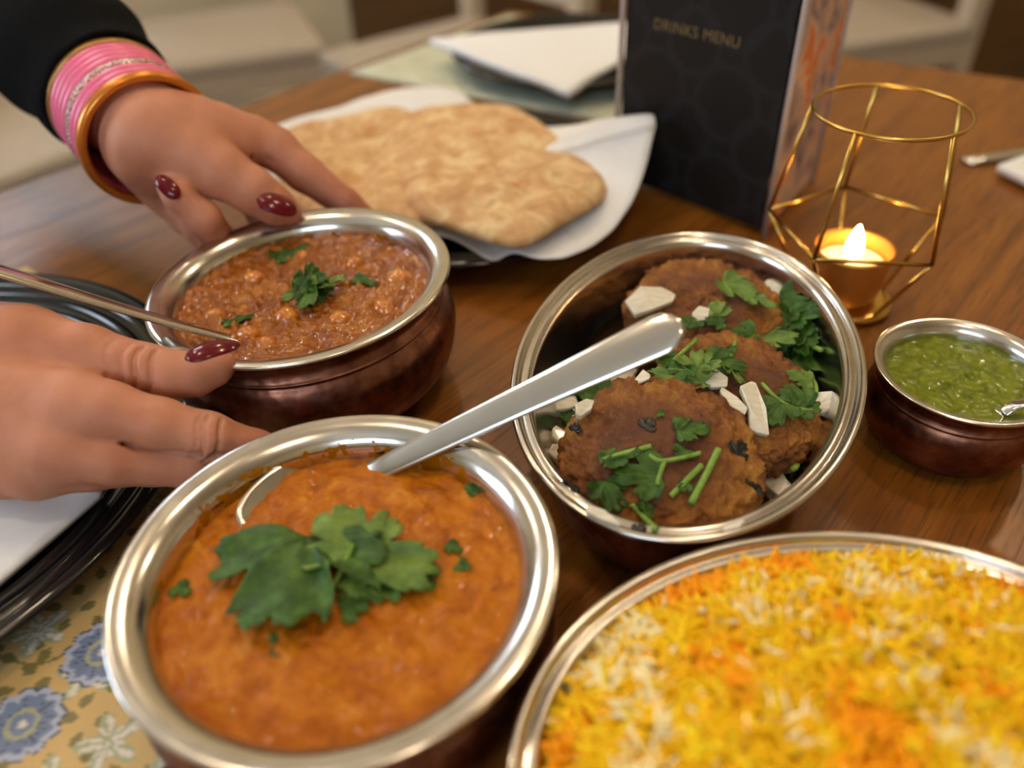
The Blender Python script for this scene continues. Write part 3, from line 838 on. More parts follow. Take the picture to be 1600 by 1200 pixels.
tag(leaf_at((555, 435), (590, 444), LEAF, 39, None, 0.0008, 0.05, 0.4, 0, 'herb_fleck'), 'wilted herb strip right of the sprig in the chickpea curry', 'herb')

# chickpeas half sunk in their sauce
CP = M('chickpea', Roughness=0.25, Coat_Weight=0.6, Coat_Roughness=0.08, Subsurface_Weight=0.2, Subsurface_Scale=0.003)
CP.set('Base Color', CP.ramp(CP.noise(CP.coord(), 150, 4), [(0.3, srgb(164, 82, 10)), (0.55, srgb(196, 116, 22)), (0.75, srgb(208, 138, 48))]))
def chickpea(px, py, r, label):
    p, n = hit(px, py)
    bm = bmesh.new(); bmesh.ops.create_icosphere(bm, subdivisions=4, radius=1)
    s = random.random() * 50
    for v in bm.verts:
        q = v.co.copy(); d = 1 + 0.06 * noise.noise(q * 2 + Vector((s, s, s))) - 0.10 * math.exp(-((q.x - 0.2) / 0.12) ** 2) * max(0, q.y)
        if q.y > 0.8: d += 0.25 * (q.y - 0.8)
        v.co = q * d * r; v.co.z *= 0.92
    me = bpy.data.meshes.new('chickpea'); bm.to_mesh(me); bm.free()
    me.polygons.foreach_set('use_smooth', [True] * len(me.polygons)); me.materials.append(CP.m)
    o = bpy.data.objects.new('chickpea', me); COL.objects.link(o)
    o.location = p - Vector((0, 0, r * 0.38)); o.rotation_euler = (random.uniform(-.6, .6), random.uniform(-.6, .6), random.uniform(0, 6))
    return tag(o, label, 'chickpea', 'chickpeas in the curry')
for px, py, r, lb in ((388, 520, .0062, 'chickpea beside the spoon tip near the thumb nail'), (418, 537, .0060, 'chickpea nearest the front lip of the held bowl'), (447, 492, .0062, 'pointed chickpea just below the coriander sprig'),
                      (625, 434, .0070, 'large round chickpea near the right side of the held bowl'), (532, 496, .0058, 'chickpea between the sprig and the front lip of the held bowl'), (335, 492, .0058, 'chickpea left of the wilted herb strip'),
                      (398, 432, .0056, 'chickpea left of the coriander sprig'), (555, 410, .0052, 'chickpea up and right of the coriander sprig'), (470, 400, .0050, 'chickpea beside the small coriander leaf'), (600, 478, .0055, 'chickpea at the lower right of the held bowl'),
                      (318, 522, .0055, 'chickpea under the spoon handle by the lip')):
    chickpea(px, py, r, lb)

# onions
ON = M('raw_onion', Roughness=0.28, Subsurface_Weight=0.35, Subsurface_Scale=0.004, Coat_Weight=0.3)
ON.b.inputs['Subsurface Radius'].default_value = (1, 1, 0.8)
ov = ON.coord((1, 5, 1)); ON.set('Base Color', ON.ramp(ON.noise(ov, 90, 3), [(0.3, srgb(214, 204, 178)), (0.7, srgb(238, 232, 216))]))
def onion(pts, th, label, nup=0.6, lift=0.0028):
    cx = sum(p[0] for p in pts) / len(pts); cy = sum(p[1] for p in pts) / len(pts)
    p, n = soft_hit(cx, cy, 8); n = (n + Vector((0, -0.3, nup))).normalized()
    p = p + n * (lift + 0.4 * th)
    bp = [plane_pt(x, y, p, n) for x, y in pts]; c = sum(bp, Vector()) / len(bp)
    # make sure that the outline runs counter-clockwise about the normal
    if sum(((bp[i] - c).cross(bp[(i + 1) % len(bp)] - c)).dot(n) for i in range(len(bp))) < 0: bp = bp[::-1]
    m = len(bp); V, Fc = [], []
    ax = (bp[0] - c).normalized(); 
    R = max((q - c).length for q in bp)
    def bend(q): return -n * (0.35 * ((q - c).dot(ax)) ** 2 / R)
    for f_, z in ((1.0, 0.5), (0.93, -0.5)):
        for q in bp: V.append((q - c) * f_ + n * (th * z) + bend(q))
    Fc += [tuple(range(m)), tuple(range(m, 2 * m))[::-1]]
    for i in range(m):
        j = (i + 1) % m
        Fc.append((i, m + i, m + j, j))
    o = mesh_obj('onion_piece', V, Fc, ON.m, None, False); o.location = c
    mod(o, 'BEVEL', width=0.0007, segments=3, limit_method='ANGLE', angle_limit=0.6)
    return tag(o, label, 'onion', 'raw onion pieces in the oval dish')
for pts, th, lb in (
    ([(976, 468), (1000, 450), (1035, 446), (1058, 456), (1052, 472), (1020, 484), (992, 487)], .004, 'large white onion piece above the end of the spoon handle'),
    ([(1184, 450), (1200, 434), (1222, 448), (1230, 468), (1205, 470)], .003, 'onion piece at the far right of the oval dish behind the leaves'),
    ([(1080, 492), (1092, 478), (1110, 482), (1106, 500), (1090, 504)], .004, 'small onion piece just right of the spoon handle end'),
    ([(942, 592), (958, 570), (985, 562), (997, 576), (985, 596), (955, 606)], .003, 'pale onion piece beside the leaf under the spoon handle'),
    ([(985, 598), (1005, 574), (1017, 584), (1016, 592), (992, 600)], .002, 'onion sliver tucked behind the top of the nearest patty'),
    ([(866, 622), (878, 617), (900, 618), (904, 634), (890, 640), (868, 640)], .004, 'cube-cut onion piece below the leaf at the left of the dish'),
    ([(898, 634), (916, 624), (930, 624), (924, 642), (908, 652), (900, 648)], .004, 'onion piece touching the upper left of the nearest patty'),
    ([(862, 672), (868, 667), (886, 676), (884, 692), (874, 694), (862, 684)], .004, 'onion piece at the left side of the nearest patty'),
    ([(856, 708), (862, 696), (884, 692), (880, 712), (872, 722), (860, 714)], .004, 'lowest onion piece left of the nearest patty'),
    ([(1097, 594), (1117, 573), (1138, 590), (1136, 606), (1112, 606)], .003, 'clear onion piece between the nearest and middle patties'),
    ([(1123, 612), (1128, 605), (1152, 622), (1168, 640), (1164, 650), (1140, 636)], .003, 'slanting onion strip left of the long onion slice'),
    ([(1154, 606), (1174, 595), (1182, 597), (1196, 640), (1202, 682), (1172, 672), (1168, 640)], .004, 'long ribbed onion slice leaning on the middle patty'),
    ([(1268, 642), (1278, 614), (1300, 610), (1310, 618), (1306, 640), (1282, 646)], .004, 'onion piece at the right inside wall of the dish'),
    ([(1192, 748), (1200, 738), (1222, 738), (1230, 752), (1238, 760), (1216, 778), (1196, 760)], .005, 'onion piece in the shadow right of the nearest patty'),
    ([(914, 802), (918, 788), (945, 798), (968, 818), (970, 824), (940, 815)], .003, 'flat onion piece against the near lip left of the nearest patty'),
    ([(1130, 822), (1160, 810), (1166, 812), (1156, 824), (1134, 828)], .002, 'onion sliver against the near lip under the nearest patty')):
    onion(pts, th, lb)

# coriander on the patties
lv = [  # base, tip, material, label, cup, width, lift
    ((905, 618), (955, 595), LEAF, 'coriander leaf under the spoon handle left of the patties', 0.15, 0.9, .003),
    ((1058, 672), (1112, 668), LEAF, 'coriander leaf right of the dark fleck on the nearest patty', 0.1, 0.7, .0015),
    ((1072, 702), (1058, 718), LEAF, 'small coriander leaf above the curved stem on the nearest patty', 0.1, 1.0, .0015),
    ((945, 722), (1002, 703), LEAF, 'narrow coriander leaf at the upper left of the big leaf on the nearest patty', 0.1, 0.5, .0022),
    ((1030, 742), (958, 742), LEAF, 'big flat coriander leaf in the middle of the nearest patty', 0.05, 0.85, .0012),
    ((945, 752), (968, 802), LEAF, 'coriander leaf at the lower left of the nearest patty', 0.05, 0.75, .0015),
    ((1005, 800), (1022, 790), LEAF, 'tiny coriander scrap beside the lowest stem on the nearest patty', 0.1, 1.0, .0012),
    ((1028, 645), (1040, 648), LEAF, 'tiny coriander crumb near the top of the nearest patty', 0.1, 0.9, .001),
    ((1075, 755), (1062, 768), LEAF, 'small leaf on the short cut stem of the nearest patty', 0.1, 0.8, .002),
    ((1100, 598), (1010, 578), LEAFL, 'pale coriander leaf draped over the top of the nearest patty', 0.12, 0.35, .005),
    ((1060, 555), (1035, 580), LEAF, 'coriander leaf between the spoon and the middle patty', 0.1, 0.9, .003),
    ((1088, 578), (1100, 545), LEAFL, 'light upright coriander leaf in the middle cluster', 0.2, 0.9, .006),
    ((1070, 575), (1055, 600), LEAF, 'coriander leaf hanging over the top edge of the nearest patty', 0.2, 0.8, .006),
    ((1105, 565), (1172, 572), LEAF, 'dark pointed coriander leaf on the middle patty', 0.15, 0.55, .004),
    ((1132, 545), (1140, 562), LEAF, 'small coriander leaf above the dark pointed leaf', 0.1, 1.0, .003),
    ((1138, 572), (1162, 602), LEAFL, 'coriander leaf trailing down beside the onion slice', 0.15, 0.5, .004),
    ((1082, 512), (1072, 492), LEAF, 'coriander leaf touching the spoon handle end', 0.1, 0.8, .003),
    ((1122, 492), (1118, 472), LEAFL, 'light coriander leaf above the small onion piece', 0.15, 1.0, .005),
    ((1130, 505), (1100, 500), LEAF, 'dark coriander leaf over the small onion piece', 0.1, 0.8, .004),
    ((1178, 520), (1142, 520), LEAF, 'dark folded coriander leaf on the top edge of the middle patty', 0.2, 0.9, .004),
    ((1182, 528), (1248, 535), LEAFL, 'pale coriander leaf draped along the back of the middle patty', 0.15, 0.5, .005),
    ((1130, 440), (1185, 466), LEAFL, 'blurred coriander leaf on the farthest patty', 0.15, 0.5, .004),
    ((1172, 462), (1214, 486), LEAFL, 'light coriander leaf right of the farthest patty', 0.15, 0.5, .006),
    ((1215, 470), (1260, 495), LEAF, 'broad dark coriander leaf by the far right wall', 0.15, 0.9, .006),
    ((1240, 495), (1282, 480), LEAF, 'upper coriander leaf against the right wall', 0.1, 0.8, .004),
    ((1225, 505), (1270, 525), LEAF, 'coriander leaf in the right hand heap', 0.15, 0.9, .006),
    ((1235, 525), (1285, 545), LEAF, 'lower coriander leaf in the right hand heap', 0.1, 0.7, .003),
    ((1250, 545), (1275, 590), LEAF, 'coriander leaf hanging down the right wall', 0.1, 0.8, .003),
    ((1200, 535), (1235, 512), LEAF, 'coriander leaf behind the middle patty', 0.1, 0.9, .005),
    ((1268, 596), (1225, 585), LEAFL, 'pale leaf at the right edge of the middle patty', 0.1, 0.6, .003),
    ((1260, 635), (1218, 605), LEAF, 'coriander leaf on the right part of the middle patty', 0.1, 0.8, .003),
    ((1222, 630), (1200, 668), LEAF, 'coriander leaf on the front of the middle patty right of the onion slice', 0.1, 0.8, .003),
    ((1245, 640), (1282, 630), LEAF, 'coriander leaf tucked under the right onion piece', 0.1, 0.8, .003),
    ((880, 655), (896, 640), LEAF, 'dark wilted leaf at the left edge of the nearest patty', 0.1, 0.6, .002)]
for k, (a, b, mt, lb, cup, wd, lf) in enumerate(lv):
    tag(leaf_at(a, b, mt, 50 + k, None, lf, cup, wd), lb, 'coriander', 'coriander leaves in the oval dish')
for pts, r, lb in (
    ([(938, 725), (970, 715), (1016, 702)], .0011, 'cut coriander stem at the upper left of the nearest patty'),
    ([(1014, 716), (1028, 725), (1060, 722), (1094, 713)], .0010, 'curved coriander stem across the nearest patty'),
    ([(1036, 728), (1030, 745), (1026, 762)], .0010, 'short coriander stem under the curved stem'),
    ([(1121, 708), (1105, 740), (1080, 793)], .0015, 'long straight coriander stem on the nearest patty'),
    ([(1094, 732), (1072, 755), (1046, 780)], .0013, 'coriander stem left of the long straight one'),
    ([(986, 790), (1004, 812), (1025, 834)], .0011, 'lowest coriander stem on the nearest patty'),
    ([(1052, 568), (1070, 552), (1088, 536)], .0011, 'coriander stem on the edge of the middle patty'),
    ([(1140, 562), (1144, 550), (1147, 538)], .0010, 'short upright coriander stem on the middle patty'),
    ([(1188, 604), (1212, 628), (1240, 642), (1272, 645)], .0010, 'curved coriander stem reaching the right onion piece'),
    ([(1252, 533), (1270, 543), (1288, 551)], .0013, 'coriander stem against the right wall of the dish'),
    ([(1272, 592), (1274, 606), (1272, 622)], .0009, 'short coriander stem above the right onion piece'),
    ([(1222, 742), (1236, 733), (1246, 728)], .0014, 'coriander stem beside the shaded onion piece')):
    tag(stem_at(pts, r), lb, 'coriander stem', 'coriander stems in the oval dish')
# charred herb flecks pressed into the patties
CHAR = plain('charred_leaf', srgb(26, 28, 18), 0.35, 0, 0.3, 200, 0.4)
def fleck(par, px, py, s, seed):
    p, n = hit(px, py)
    V, Fc = leaf_mesh(seed, 0.05)
    q = par.rotation_quaternion.to_matrix().to_4x4(); inv = (Matrix.Translation(par.location) @ q).inverted()
    ax = n.orthogonal().normalized(); ay = n.cross(ax)
    W = [inv @ (p + n * 0.0004 + ax * (v[0] * s - s * 0.4) + ay * (v[1] * s) + n * (v[2] * s)) for v in V]
    o = mesh_obj('herb_fleck', W, Fc, CHAR, par); mod(o, 'SOLIDIFY', thickness=0.0006, offset=0)
    o['label'] = 'dark charred herb fleck'
for px, py, s, sd in ((1013, 664, .0058, 3), (1155, 702, .0070, 5), (1180, 762, .0062, 6), (893, 760, .006, 7), (900, 668, .004, 8), (1000, 826, .004, 9)): fleck(pf, px, py, s, sd)

# ------------------------------------------------------------------ rice
RA, RB, RANG = 0.1077 - 0.0108, 0.0842 - 0.0108, 0.076
def rice_h(rho): return 0.0425 + 0.031 * np.maximum(0, 1 - rho ** 2) ** 0.6
def build_rice():
    N = 12500
    rho = np.sqrt(rng.random(N)) * 0.985; th = rng.random(N) * 2 * np.pi
    x, y = RA * rho * np.cos(th), RB * rho * np.sin(th)
    lump = np.array([noise.noise(Vector((a * 55, b * 55, 1.0))) + 0.5 * noise.noise(Vector((a * 140, b * 140, 4.0))) for a, b in zip(x, y)])
    z = rice_h(rho) + 0.0035 * lump - rng.random(N) ** 1.3 * 0.007 + 0.0022
    L = rng.uniform(0.0040, 0.0064, N); R = rng.uniform(0.0008, 0.0011, N)
    an = rng.random(N) * 2 * np.pi; el = np.clip(rng.normal(0, 0.48, N), -1.2, 1.3)
    ax = np.stack([np.cos(an) * np.cos(el), np.sin(an) * np.cos(el), np.sin(el)], -1)
    sd = np.stack([-np.sin(an), np.cos(an), 0 * an], -1); up = np.cross(ax, sd)
    bend = rng.normal(0, 0.0005, N)
    seg, m = 6, 6
    ts = np.linspace(-1, 1, seg)
    prof = np.array([0.25, 0.78, 1.0, 1.0, 0.8, 0.3])
    cosm, sinm = np.cos(np.arange(m) * 2 * np.pi / m), np.sin(np.arange(m) * 2 * np.pi / m)
    V = np.zeros((N, seg, m, 3), np.float32)
    c = np.stack([x, y, z], -1)
    for k in range(seg):
        cen = c + ax * (ts[k] * L)[:, None] + sd * (bend * (1 - ts[k] ** 2))[:, None]
        for j in range(m):
            V[:, k, j] = cen + sd * (R * prof[k] * cosm[j])[:, None] + up * (R * prof[k] * sinm[j])[:, None]
    q = []
    for k in range(seg - 1):
        for j in range(m):
            j2 = (j + 1) % m; q.append((k * m + j, k * m + j2, (k + 1) * m + j2, (k + 1) * m + j))
    e = (seg - 1) * m
    q += [(0, 3, 2, 1), (0, 5, 4, 3), (e, e + 1, e + 2, e + 3), (e, e + 3, e + 4, e + 5)]
    Q = np.array(q)[None] + (np.arange(N) * seg * m)[:, None, None]
    # colour of each grain: saffron in patches
    pa = np.array([noise.noise(Vector((a * 37 + 3, b * 37, 7.0))) + 0.35 * noise.noise(Vector((a * 110, b * 110, 2.0))) for a, b in zip(x, y)]) + rng.normal(0, 0.10, N)
    ye = np.array(srgb(250, 196, 0)[:3]); le = np.array(srgb(252, 216, 20)[:3]); og = np.array(srgb(255, 168, 0)[:3]); wh = np.array(srgb(255, 238, 180)[:3])
    col = np.where((rng.random(N) < 0.35)[:, None], le, ye)
    col = np.where((pa > 0.27)[:, None], og, col)
    wmask = (pa < -0.32) & (rng.random(N) < 0.65) | (rng.random(N) < 0.08) & (pa < 0.2)
    col = np.where(wmask[:, None], wh, col)
    col = col * rng.uniform(0.88, 1.06, (N, 1))
    # bed of rice beneath the loose grains
    nr, na = 40, 120
    bed = [(0, 0, float(rice_h(np.float64(0))) - 0.004)]
    for i in range(1, nr + 1):
        for j in range(na):
            t = 2 * math.pi * j / na; r = i / nr
            bed.append((RA * r * math.cos(t), RB * r * math.sin(t), float(rice_h(np.float64(r))) - 0.004))
    bq = []
    for i in range(nr - 1):
        for j in range(na):
            a = 1 + i * na; bq.append((a + j, a + na + j, a + na + (j + 1) % na, a + (j + 1) % na))
    for j in range(0, na, 2): bq.append((0, 1 + j, 1 + j + 1, 1 + (j + 2) % na))
    nb = len(bed)
    VV = np.concatenate([np.array(bed, np.float32), V.reshape(-1, 3)]); QQ = np.concatenate([np.array(bq), Q.reshape(-1, 4) + nb])
    m_ = M('saffron_rice', Roughness=0.45, Specular_IOR_Level=0.3)
    at = m_.n('ShaderNodeVertexColor', layer_name='grain'); m_.set('Base Color', at.outputs[0])
    o = np_obj('rice', VV, QQ, m_.m)
    cc = np.ones((len(VV), 4), np.float32)
    cc[:nb, :3] = np.array(srgb(226, 160, 0)[:3])
    cc[nb:, :3] = np.repeat(col, seg * m, 0)
    o.data.color_attributes.new('grain', 'FLOAT_COLOR', 'POINT').data.foreach_set('color', cc.ravel())
    o.location = RD.location; o.rotation_euler = (0, 0, RANG)
    return tag(o, 'heaped yellow and orange saffron rice in the near oval dish', 'rice', None, 'stuff')
build_rice()

# ------------------------------------------------------------------ spoons
def ribbon(path, widths, thick, ups, bulge=0.0):
    """flat bar with rounded section along a path"""
    n = 14; V, Fc = [], []; m = len(path)
    for k, p in enumerate(path):
        t = (path[min(k + 1, m - 1)] - path[max(k - 1, 0)]).normalized()
        u = Vector(ups[k] if isinstance(ups, list) else ups); s = t.cross(u).normalized(); nn = s.cross(t)
        for i in range(n):
            a = 2 * math.pi * i / n; ca, sa = math.cos(a), math.sin(a)
            x = math.copysign(abs(ca) ** 0.75, ca) * widths[k]; z = math.copysign(abs(sa) ** 0.75, sa) * thick[k]
            V.append(p + s * x + nn * (z + bulge * (1 - (x / max(widths[k], 1e-6)) ** 2) * widths[k]))
    for k in range(m - 1):
        for i in range(n):
            j = (i + 1) % n; Fc.append((k * n + i, k * n + j, (k + 1) * n + j, (k + 1) * n + i))
    Fc.append(tuple(range(n))[::-1]); Fc.append(tuple((m - 1) * n + i for i in range(n)))
    return V, Fc
def spoon_bowl(c, ax, up, a, b, depth):
    """oval dished bowl of a spoon, centre c, long axis ax"""
    ax = Vector(ax).normalized(); s = ax.cross(Vector(up)).normalized(); nn = s.cross(ax)
    R_, N_ = 10, 48; V, Fc = [], []
    for z0 in (0.0, -0.0011):
        base = len(V)
        V.append(c + nn * (z0 - depth))
        for k in range(1, R_ + 1):
            t = k / R_
            for i in range(N_):
                f = 2 * math.pi * i / N_
                w_ = b * (1 - 0.18 * math.cos(f))
                V.append(c + ax * (a * t * math.cos(f)) + s * (w_ * t * math.sin(f)) + nn * (z0 * (1 if k < R_ else 0.5) - depth * (1 - t ** 2.2)))
        for i in range(N_):
            f_ = (base, base + 1 + i, base + 1 + (i + 1) % N_); Fc.append(f_ if z0 == 0 else f_[::-1])
        for k in range(R_ - 1):
            for i in range(N_):
                j = (i + 1) % N_; q = base + 1 + k * N_; f_ = (q + i, q + N_ + i, q + N_ + j, q + j); Fc.append(f_ if z0 == 0 else f_[::-1])
    h = 1 + R_ * N_; q0 = 1 + (R_ - 1) * N_; q1 = h + q0
    for i in range(N_): Fc.append((q0 + i, q1 + i, q1 + (i + 1) % N_, q0 + (i + 1) % N_))
    return V, Fc
def path_pts(pts, sub=8): return [Vector(p) for p in smooth_profile([tuple(p) for p in pts], sub)]
# spoon leaning from the foreground curry over the patties
s_in = P(603, 727, 0.0505); s_rim = P(697, 682, 0.0626)
s_tip = s_in + (s_rim - s_in) * 4.62; s_mid = s_in.lerp(s_tip, 0.5); s_neck = P(556, 744, 0.0435)
sp1 = thing('serving_spoon', 'steel serving spoon in the orange curry with its handle over the patties', 'spoon', s_in)
pts = path_pts([s_tip, s_tip.lerp(s_mid, 0.33) , s_tip.lerp(s_mid, 0.66), s_mid, s_mid.lerp(s_in, 0.5), s_in, s_neck], 6)
n_ = len(pts)
wd = []
for k in range(n_):
    t = k / (n_ - 1)
    end = min(1.0, (max(t, 0.004) / 0.07)) ** 0.5
    wd.append(end * (0.0090 + (0.0048 - 0.0090) * min(1, t / 0.85)))
hd = (s_in - s_tip).normalized(); upv = Vector((0.05, -0.42, 0.9))
V, Fc = ribbon([p - s_in for p in pts], wd, [0.0010] * n_, upv, 0.03)
mesh_obj('handle', V, Fc, CUTLERY, sp1)
sb = P(474, 776, 0.0466)
V, Fc = spoon_bowl(sb - s_in + Vector((0, 0, 0.0)), (sb - s_neck), (0.12, -0.42, 0.9), 0.0265, 0.0165, 0.006)
mesh_obj('spoon_head', V, Fc, CUTLERY, sp1)
# spoon standing in the chickpea curry, handle to the left
a0 = D(-190, 366, 0.325); a1 = D(0, 424, 0.345); a2 = D(240, 497, 0.374); a3 = D(368, 531, 0.390); a4 = D(415, 548, 0.402)
sp2 = thing('serving_spoon', 'slim steel spoon in the chickpea curry with its handle above the near hand', 'spoon', a3)
pts = path_pts([a0, a1, a2, a3, a4], 8); n_ = len(pts)
wd = [0.0072 * (1 - k / (n_ - 1)) + 0.0026 for k in range(n_)]; wd[0] = 0.004
V, Fc = ribbon([p - a3 for p in pts], wd, [0.0016 * (1 - 0.4 * k / n_) for k in range(n_)], (0.1, 0.30, 0.95), 0.08)
mesh_obj('handle', V, Fc, CUTLERY, sp2)
V, Fc = spoon_bowl(D(440, 552, 0.412) - a3 - Vector((0, 0, 0.006)), (1, 0.25, -0.25), (0, 0, 1), 0.024, 0.015, 0.005)
mesh_obj('spoon_head', V, Fc, CUTLERY, sp2)
# teaspoon in the chutney
b0 = P(1568, 646, 0.0365); b1 = P(1590, 632, 0.041); b2 = P(1640, 628, 0.047); b3 = P(1820, 640, 0.062)
sp3 = thing('teaspoon', 'small steel teaspoon resting in the green chutney', 'spoon', b0)
pts = path_pts([b0, b1, b2, b3], 8); n_ = len(pts)
V, Fc = ribbon([p - b0 for p in pts], [0.0022 + 0.0025 * k / n_ for k in range(n_)], [0.0010] * n_, (0, 0, 1), 0.0)
mesh_obj('handle', V, Fc, CUTLERY, sp3)
V, Fc = spoon_bowl(b0 - b0 + Vector((-0.012, 0.003, -0.006)), (1, -0.2, 0.45), (0, 0, 1), 0.014, 0.009, 0.004)
mesh_obj('spoon_head', V, Fc, CUTLERY, sp3)

# ------------------------------------------------------------------ the person's hands
def surface_nets(vol, org, h):
    ins = vol < 0
    nx, ny, nz = vol.shape
    acc = np.zeros((nx - 1, ny - 1, nz - 1, 3), np.float32); cnt = np.zeros((nx - 1, ny - 1, nz - 1), np.float32)
    gx, gy, gz = [np.arange(s, dtype=np.float32) for s in (nx, ny, nz)]
    for axis in range(3):
        sl0 = [slice(None)] * 3; sl1 = [slice(None)] * 3
        sl0[axis] = slice(0, -1); sl1[axis] = slice(1, None)
        v0, v1 = vol[tuple(sl0)], vol[tuple(sl1)]
        cr = (v0 < 0) != (v1 < 0)
        I = np.argwhere(cr)
        t = v0[cr] / (v0[cr] - v1[cr])
        pos = I.astype(np.float32); pos[:, axis] += t
        oth = [a for a in range(3) if a != axis]
        for da in (0, -1):
            for db in (0, -1):
                J = I.copy(); J[:, oth[0]] += da; J[:, oth[1]] += db
                ok = (J >= 0).all(1) & (J[:, 0] < nx - 1) & (J[:, 1] < ny - 1) & (J[:, 2] < nz - 1)
                Jk = tuple(J[ok].T)
                np.add.at(acc, Jk, pos[ok]); np.add.at(cnt, Jk, 1)
    m = cnt > 0
    idx = -np.ones(cnt.shape, np.int64); idx[m] = np.arange(m.sum())
    Vt = acc[m] / cnt[m][:, None] * h + np.array(org, np.float32)
    quads = []
    for axis in range(3):
        sl0 = [slice(None)] * 3; sl1 = [slice(None)] * 3
        sl0[axis] = slice(0, -1); sl1[axis] = slice(1, None)
        a, b = ins[tuple(sl0)], ins[tuple(sl1)]
        I = np.argwhere(a != b); sg = a[a != b]
        o1, o2 = [(1, 2), (2, 0), (0, 1)][axis]
        ok = (I[:, o1] > 0) & (I[:, o2] > 0) & (I[:, o1] < vol.shape[o1] - 1) & (I[:, o2] < vol.shape[o2] - 1)
        I, sg = I[ok], sg[ok]
        def cell(d1, d2):
            J = I.copy(); J[:, o1] += d1; J[:, o2] += d2; return idx[tuple(J.T)]
        q = np.stack([cell(-1, -1), cell(0, -1), cell(0, 0), cell(-1, 0)], -1)
        q[~sg] = q[~sg][:, ::-1]
        quads.append(q)
    return Vt, np.concatenate(quads)
def cap_sdf(Pp, a, b, ra, rb):
    a = np.array(a, np.float32); b = np.array(b, np.float32); ab = b - a
    t = np.clip(((Pp - a) @ ab) / max(ab @ ab, 1e-12), 0, 1)
    d = Pp - a - t[:, None].astype(np.float32) * ab
    return np.sqrt(np.einsum('ij,ij->i', d, d)) - (ra + t * (rb - ra))
def smin(a, b, k):
    h = np.clip(0.5 + 0.5 * (b - a) / k, 0, 1)
    return b * (1 - h) + a * h - k * h * (1 - h)
def J(px, py, d, rpx): return (D(px, py, d), rpx * d / F)
def chain(Pp, js, k):
    s = None
    for (a, ra), (b, rb) in zip(js[:-1], js[1:]):
        c_ = cap_sdf(Pp, a, b, ra, rb); s = c_ if s is None else smin(s, c_, k)
    return s
def build_hand(name, palm, fingers, creases, h, mat, parent, kp=0.010, kf=0.0035, kff=0.0009, kjoin=0.0055):
    allj = [j for ch_ in palm + fingers for j in ch_]
    mx = max(r for p, r in allj) + 0.006
    lo = np.min([np.array(p) for p, r in allj], 0) - mx; hi = np.max([np.array(p) for p, r in allj], 0) + mx
    ns = np.ceil((hi - lo) / h).astype(int) + 1
    g = np.meshgrid(*[lo[i] + h * np.arange(ns[i]) for i in range(3)], indexing='ij')
    Pp = np.stack([q.ravel() for q in g], -1).astype(np.float32)
    out = np.full(len(Pp), 1.0, np.float32)
    # evaluate only near the skeleton
    near = np.zeros(ns, bool)
    for ch_ in palm + fingers:
        for (a, ra), (b, rb) in zip(ch_[:-1], ch_[1:]):
            steps = max(2, int((Vector(b) - Vector(a)).length / 0.012))
            for q in range(steps + 1):
                c_ = np.array(Vector(a).lerp(Vector(b), q / steps)); m_ = max(ra, rb) + 0.011
                i0 = np.maximum(0, np.floor((c_ - m_ - lo) / h)).astype(int); i1 = np.ceil((c_ + m_ - lo) / h).astype(int) + 1
                near[i0[0]:i1[0], i0[1]:i1[1], i0[2]:i1[2]] = True
    near = near.ravel()
    Q = Pp[near]
    s = None
    for ch_ in palm:
        c_ = chain(Q, ch_, kp); s = c_ if s is None else smin(s, c_, kp)
    f = None
    for ch_ in fingers:
        c_ = chain(Q, ch_, kf); f = c_ if f is None else smin(f, c_, kff)
    s = smin(s, f, kjoin)
    for a, b, r in creases:
        a_ = np.array(a, np.float32); b_ = np.array(b, np.float32)
        k_ = np.nonzero(((Q > np.minimum(a_, b_) - 0.006) & (Q < np.maximum(a_, b_) + 0.006)).all(1))[0]
        c_ = cap_sdf(Q[k_], a, b, r, r)
        s[k_] = -smin(-s[k_], c_, 0.0010)
    out[near] = s
    Vt, Qd = surface_nets(out.reshape(ns), lo, h)
    return np_obj(name, Vt, Qd, mat, parent)
def make_skin():
    m = M('skin', Roughness=0.55, Subsurface_Weight=0.25, Subsurface_Scale=0.005, Specular_IOR_Level=0.35)
    m.b.inputs['Subsurface Radius'].default_value = (1.0, 0.4, 0.22)
    v = m.coord()
    a = m.noise(v, 22, 5, 0.55)
    m.set('Base Color', m.ramp(a, [(0.3, srgb(172, 108, 82)), (0.5, srgb(194, 132, 104)), (0.7, srgb(206, 146, 120))]))
    st = m.n('ShaderNodeMapping'); st.inputs['Scale'].default_value = (1, 1, 1); m.l(v, st.inputs['Vector'])
    m.bump(m.voro(v, 900), 0.10, 0.0004)
    m.bump(m.noise(v, 160, 4), 0.12, 0.0006)
    return m.m
SKIN = make_skin()
NAIL = M('nail_polish', Roughness=0.12, Specular_IOR_Level=0.35); NAIL.b.inputs['Base Color'].default_value = srgb(96, 8, 22)
pe = thing('person', 'person in black sleeves and pink bangles setting down the chickpea bowl', 'person', (-0.30, 0.42, 0.10))
PO = pe.location.copy()
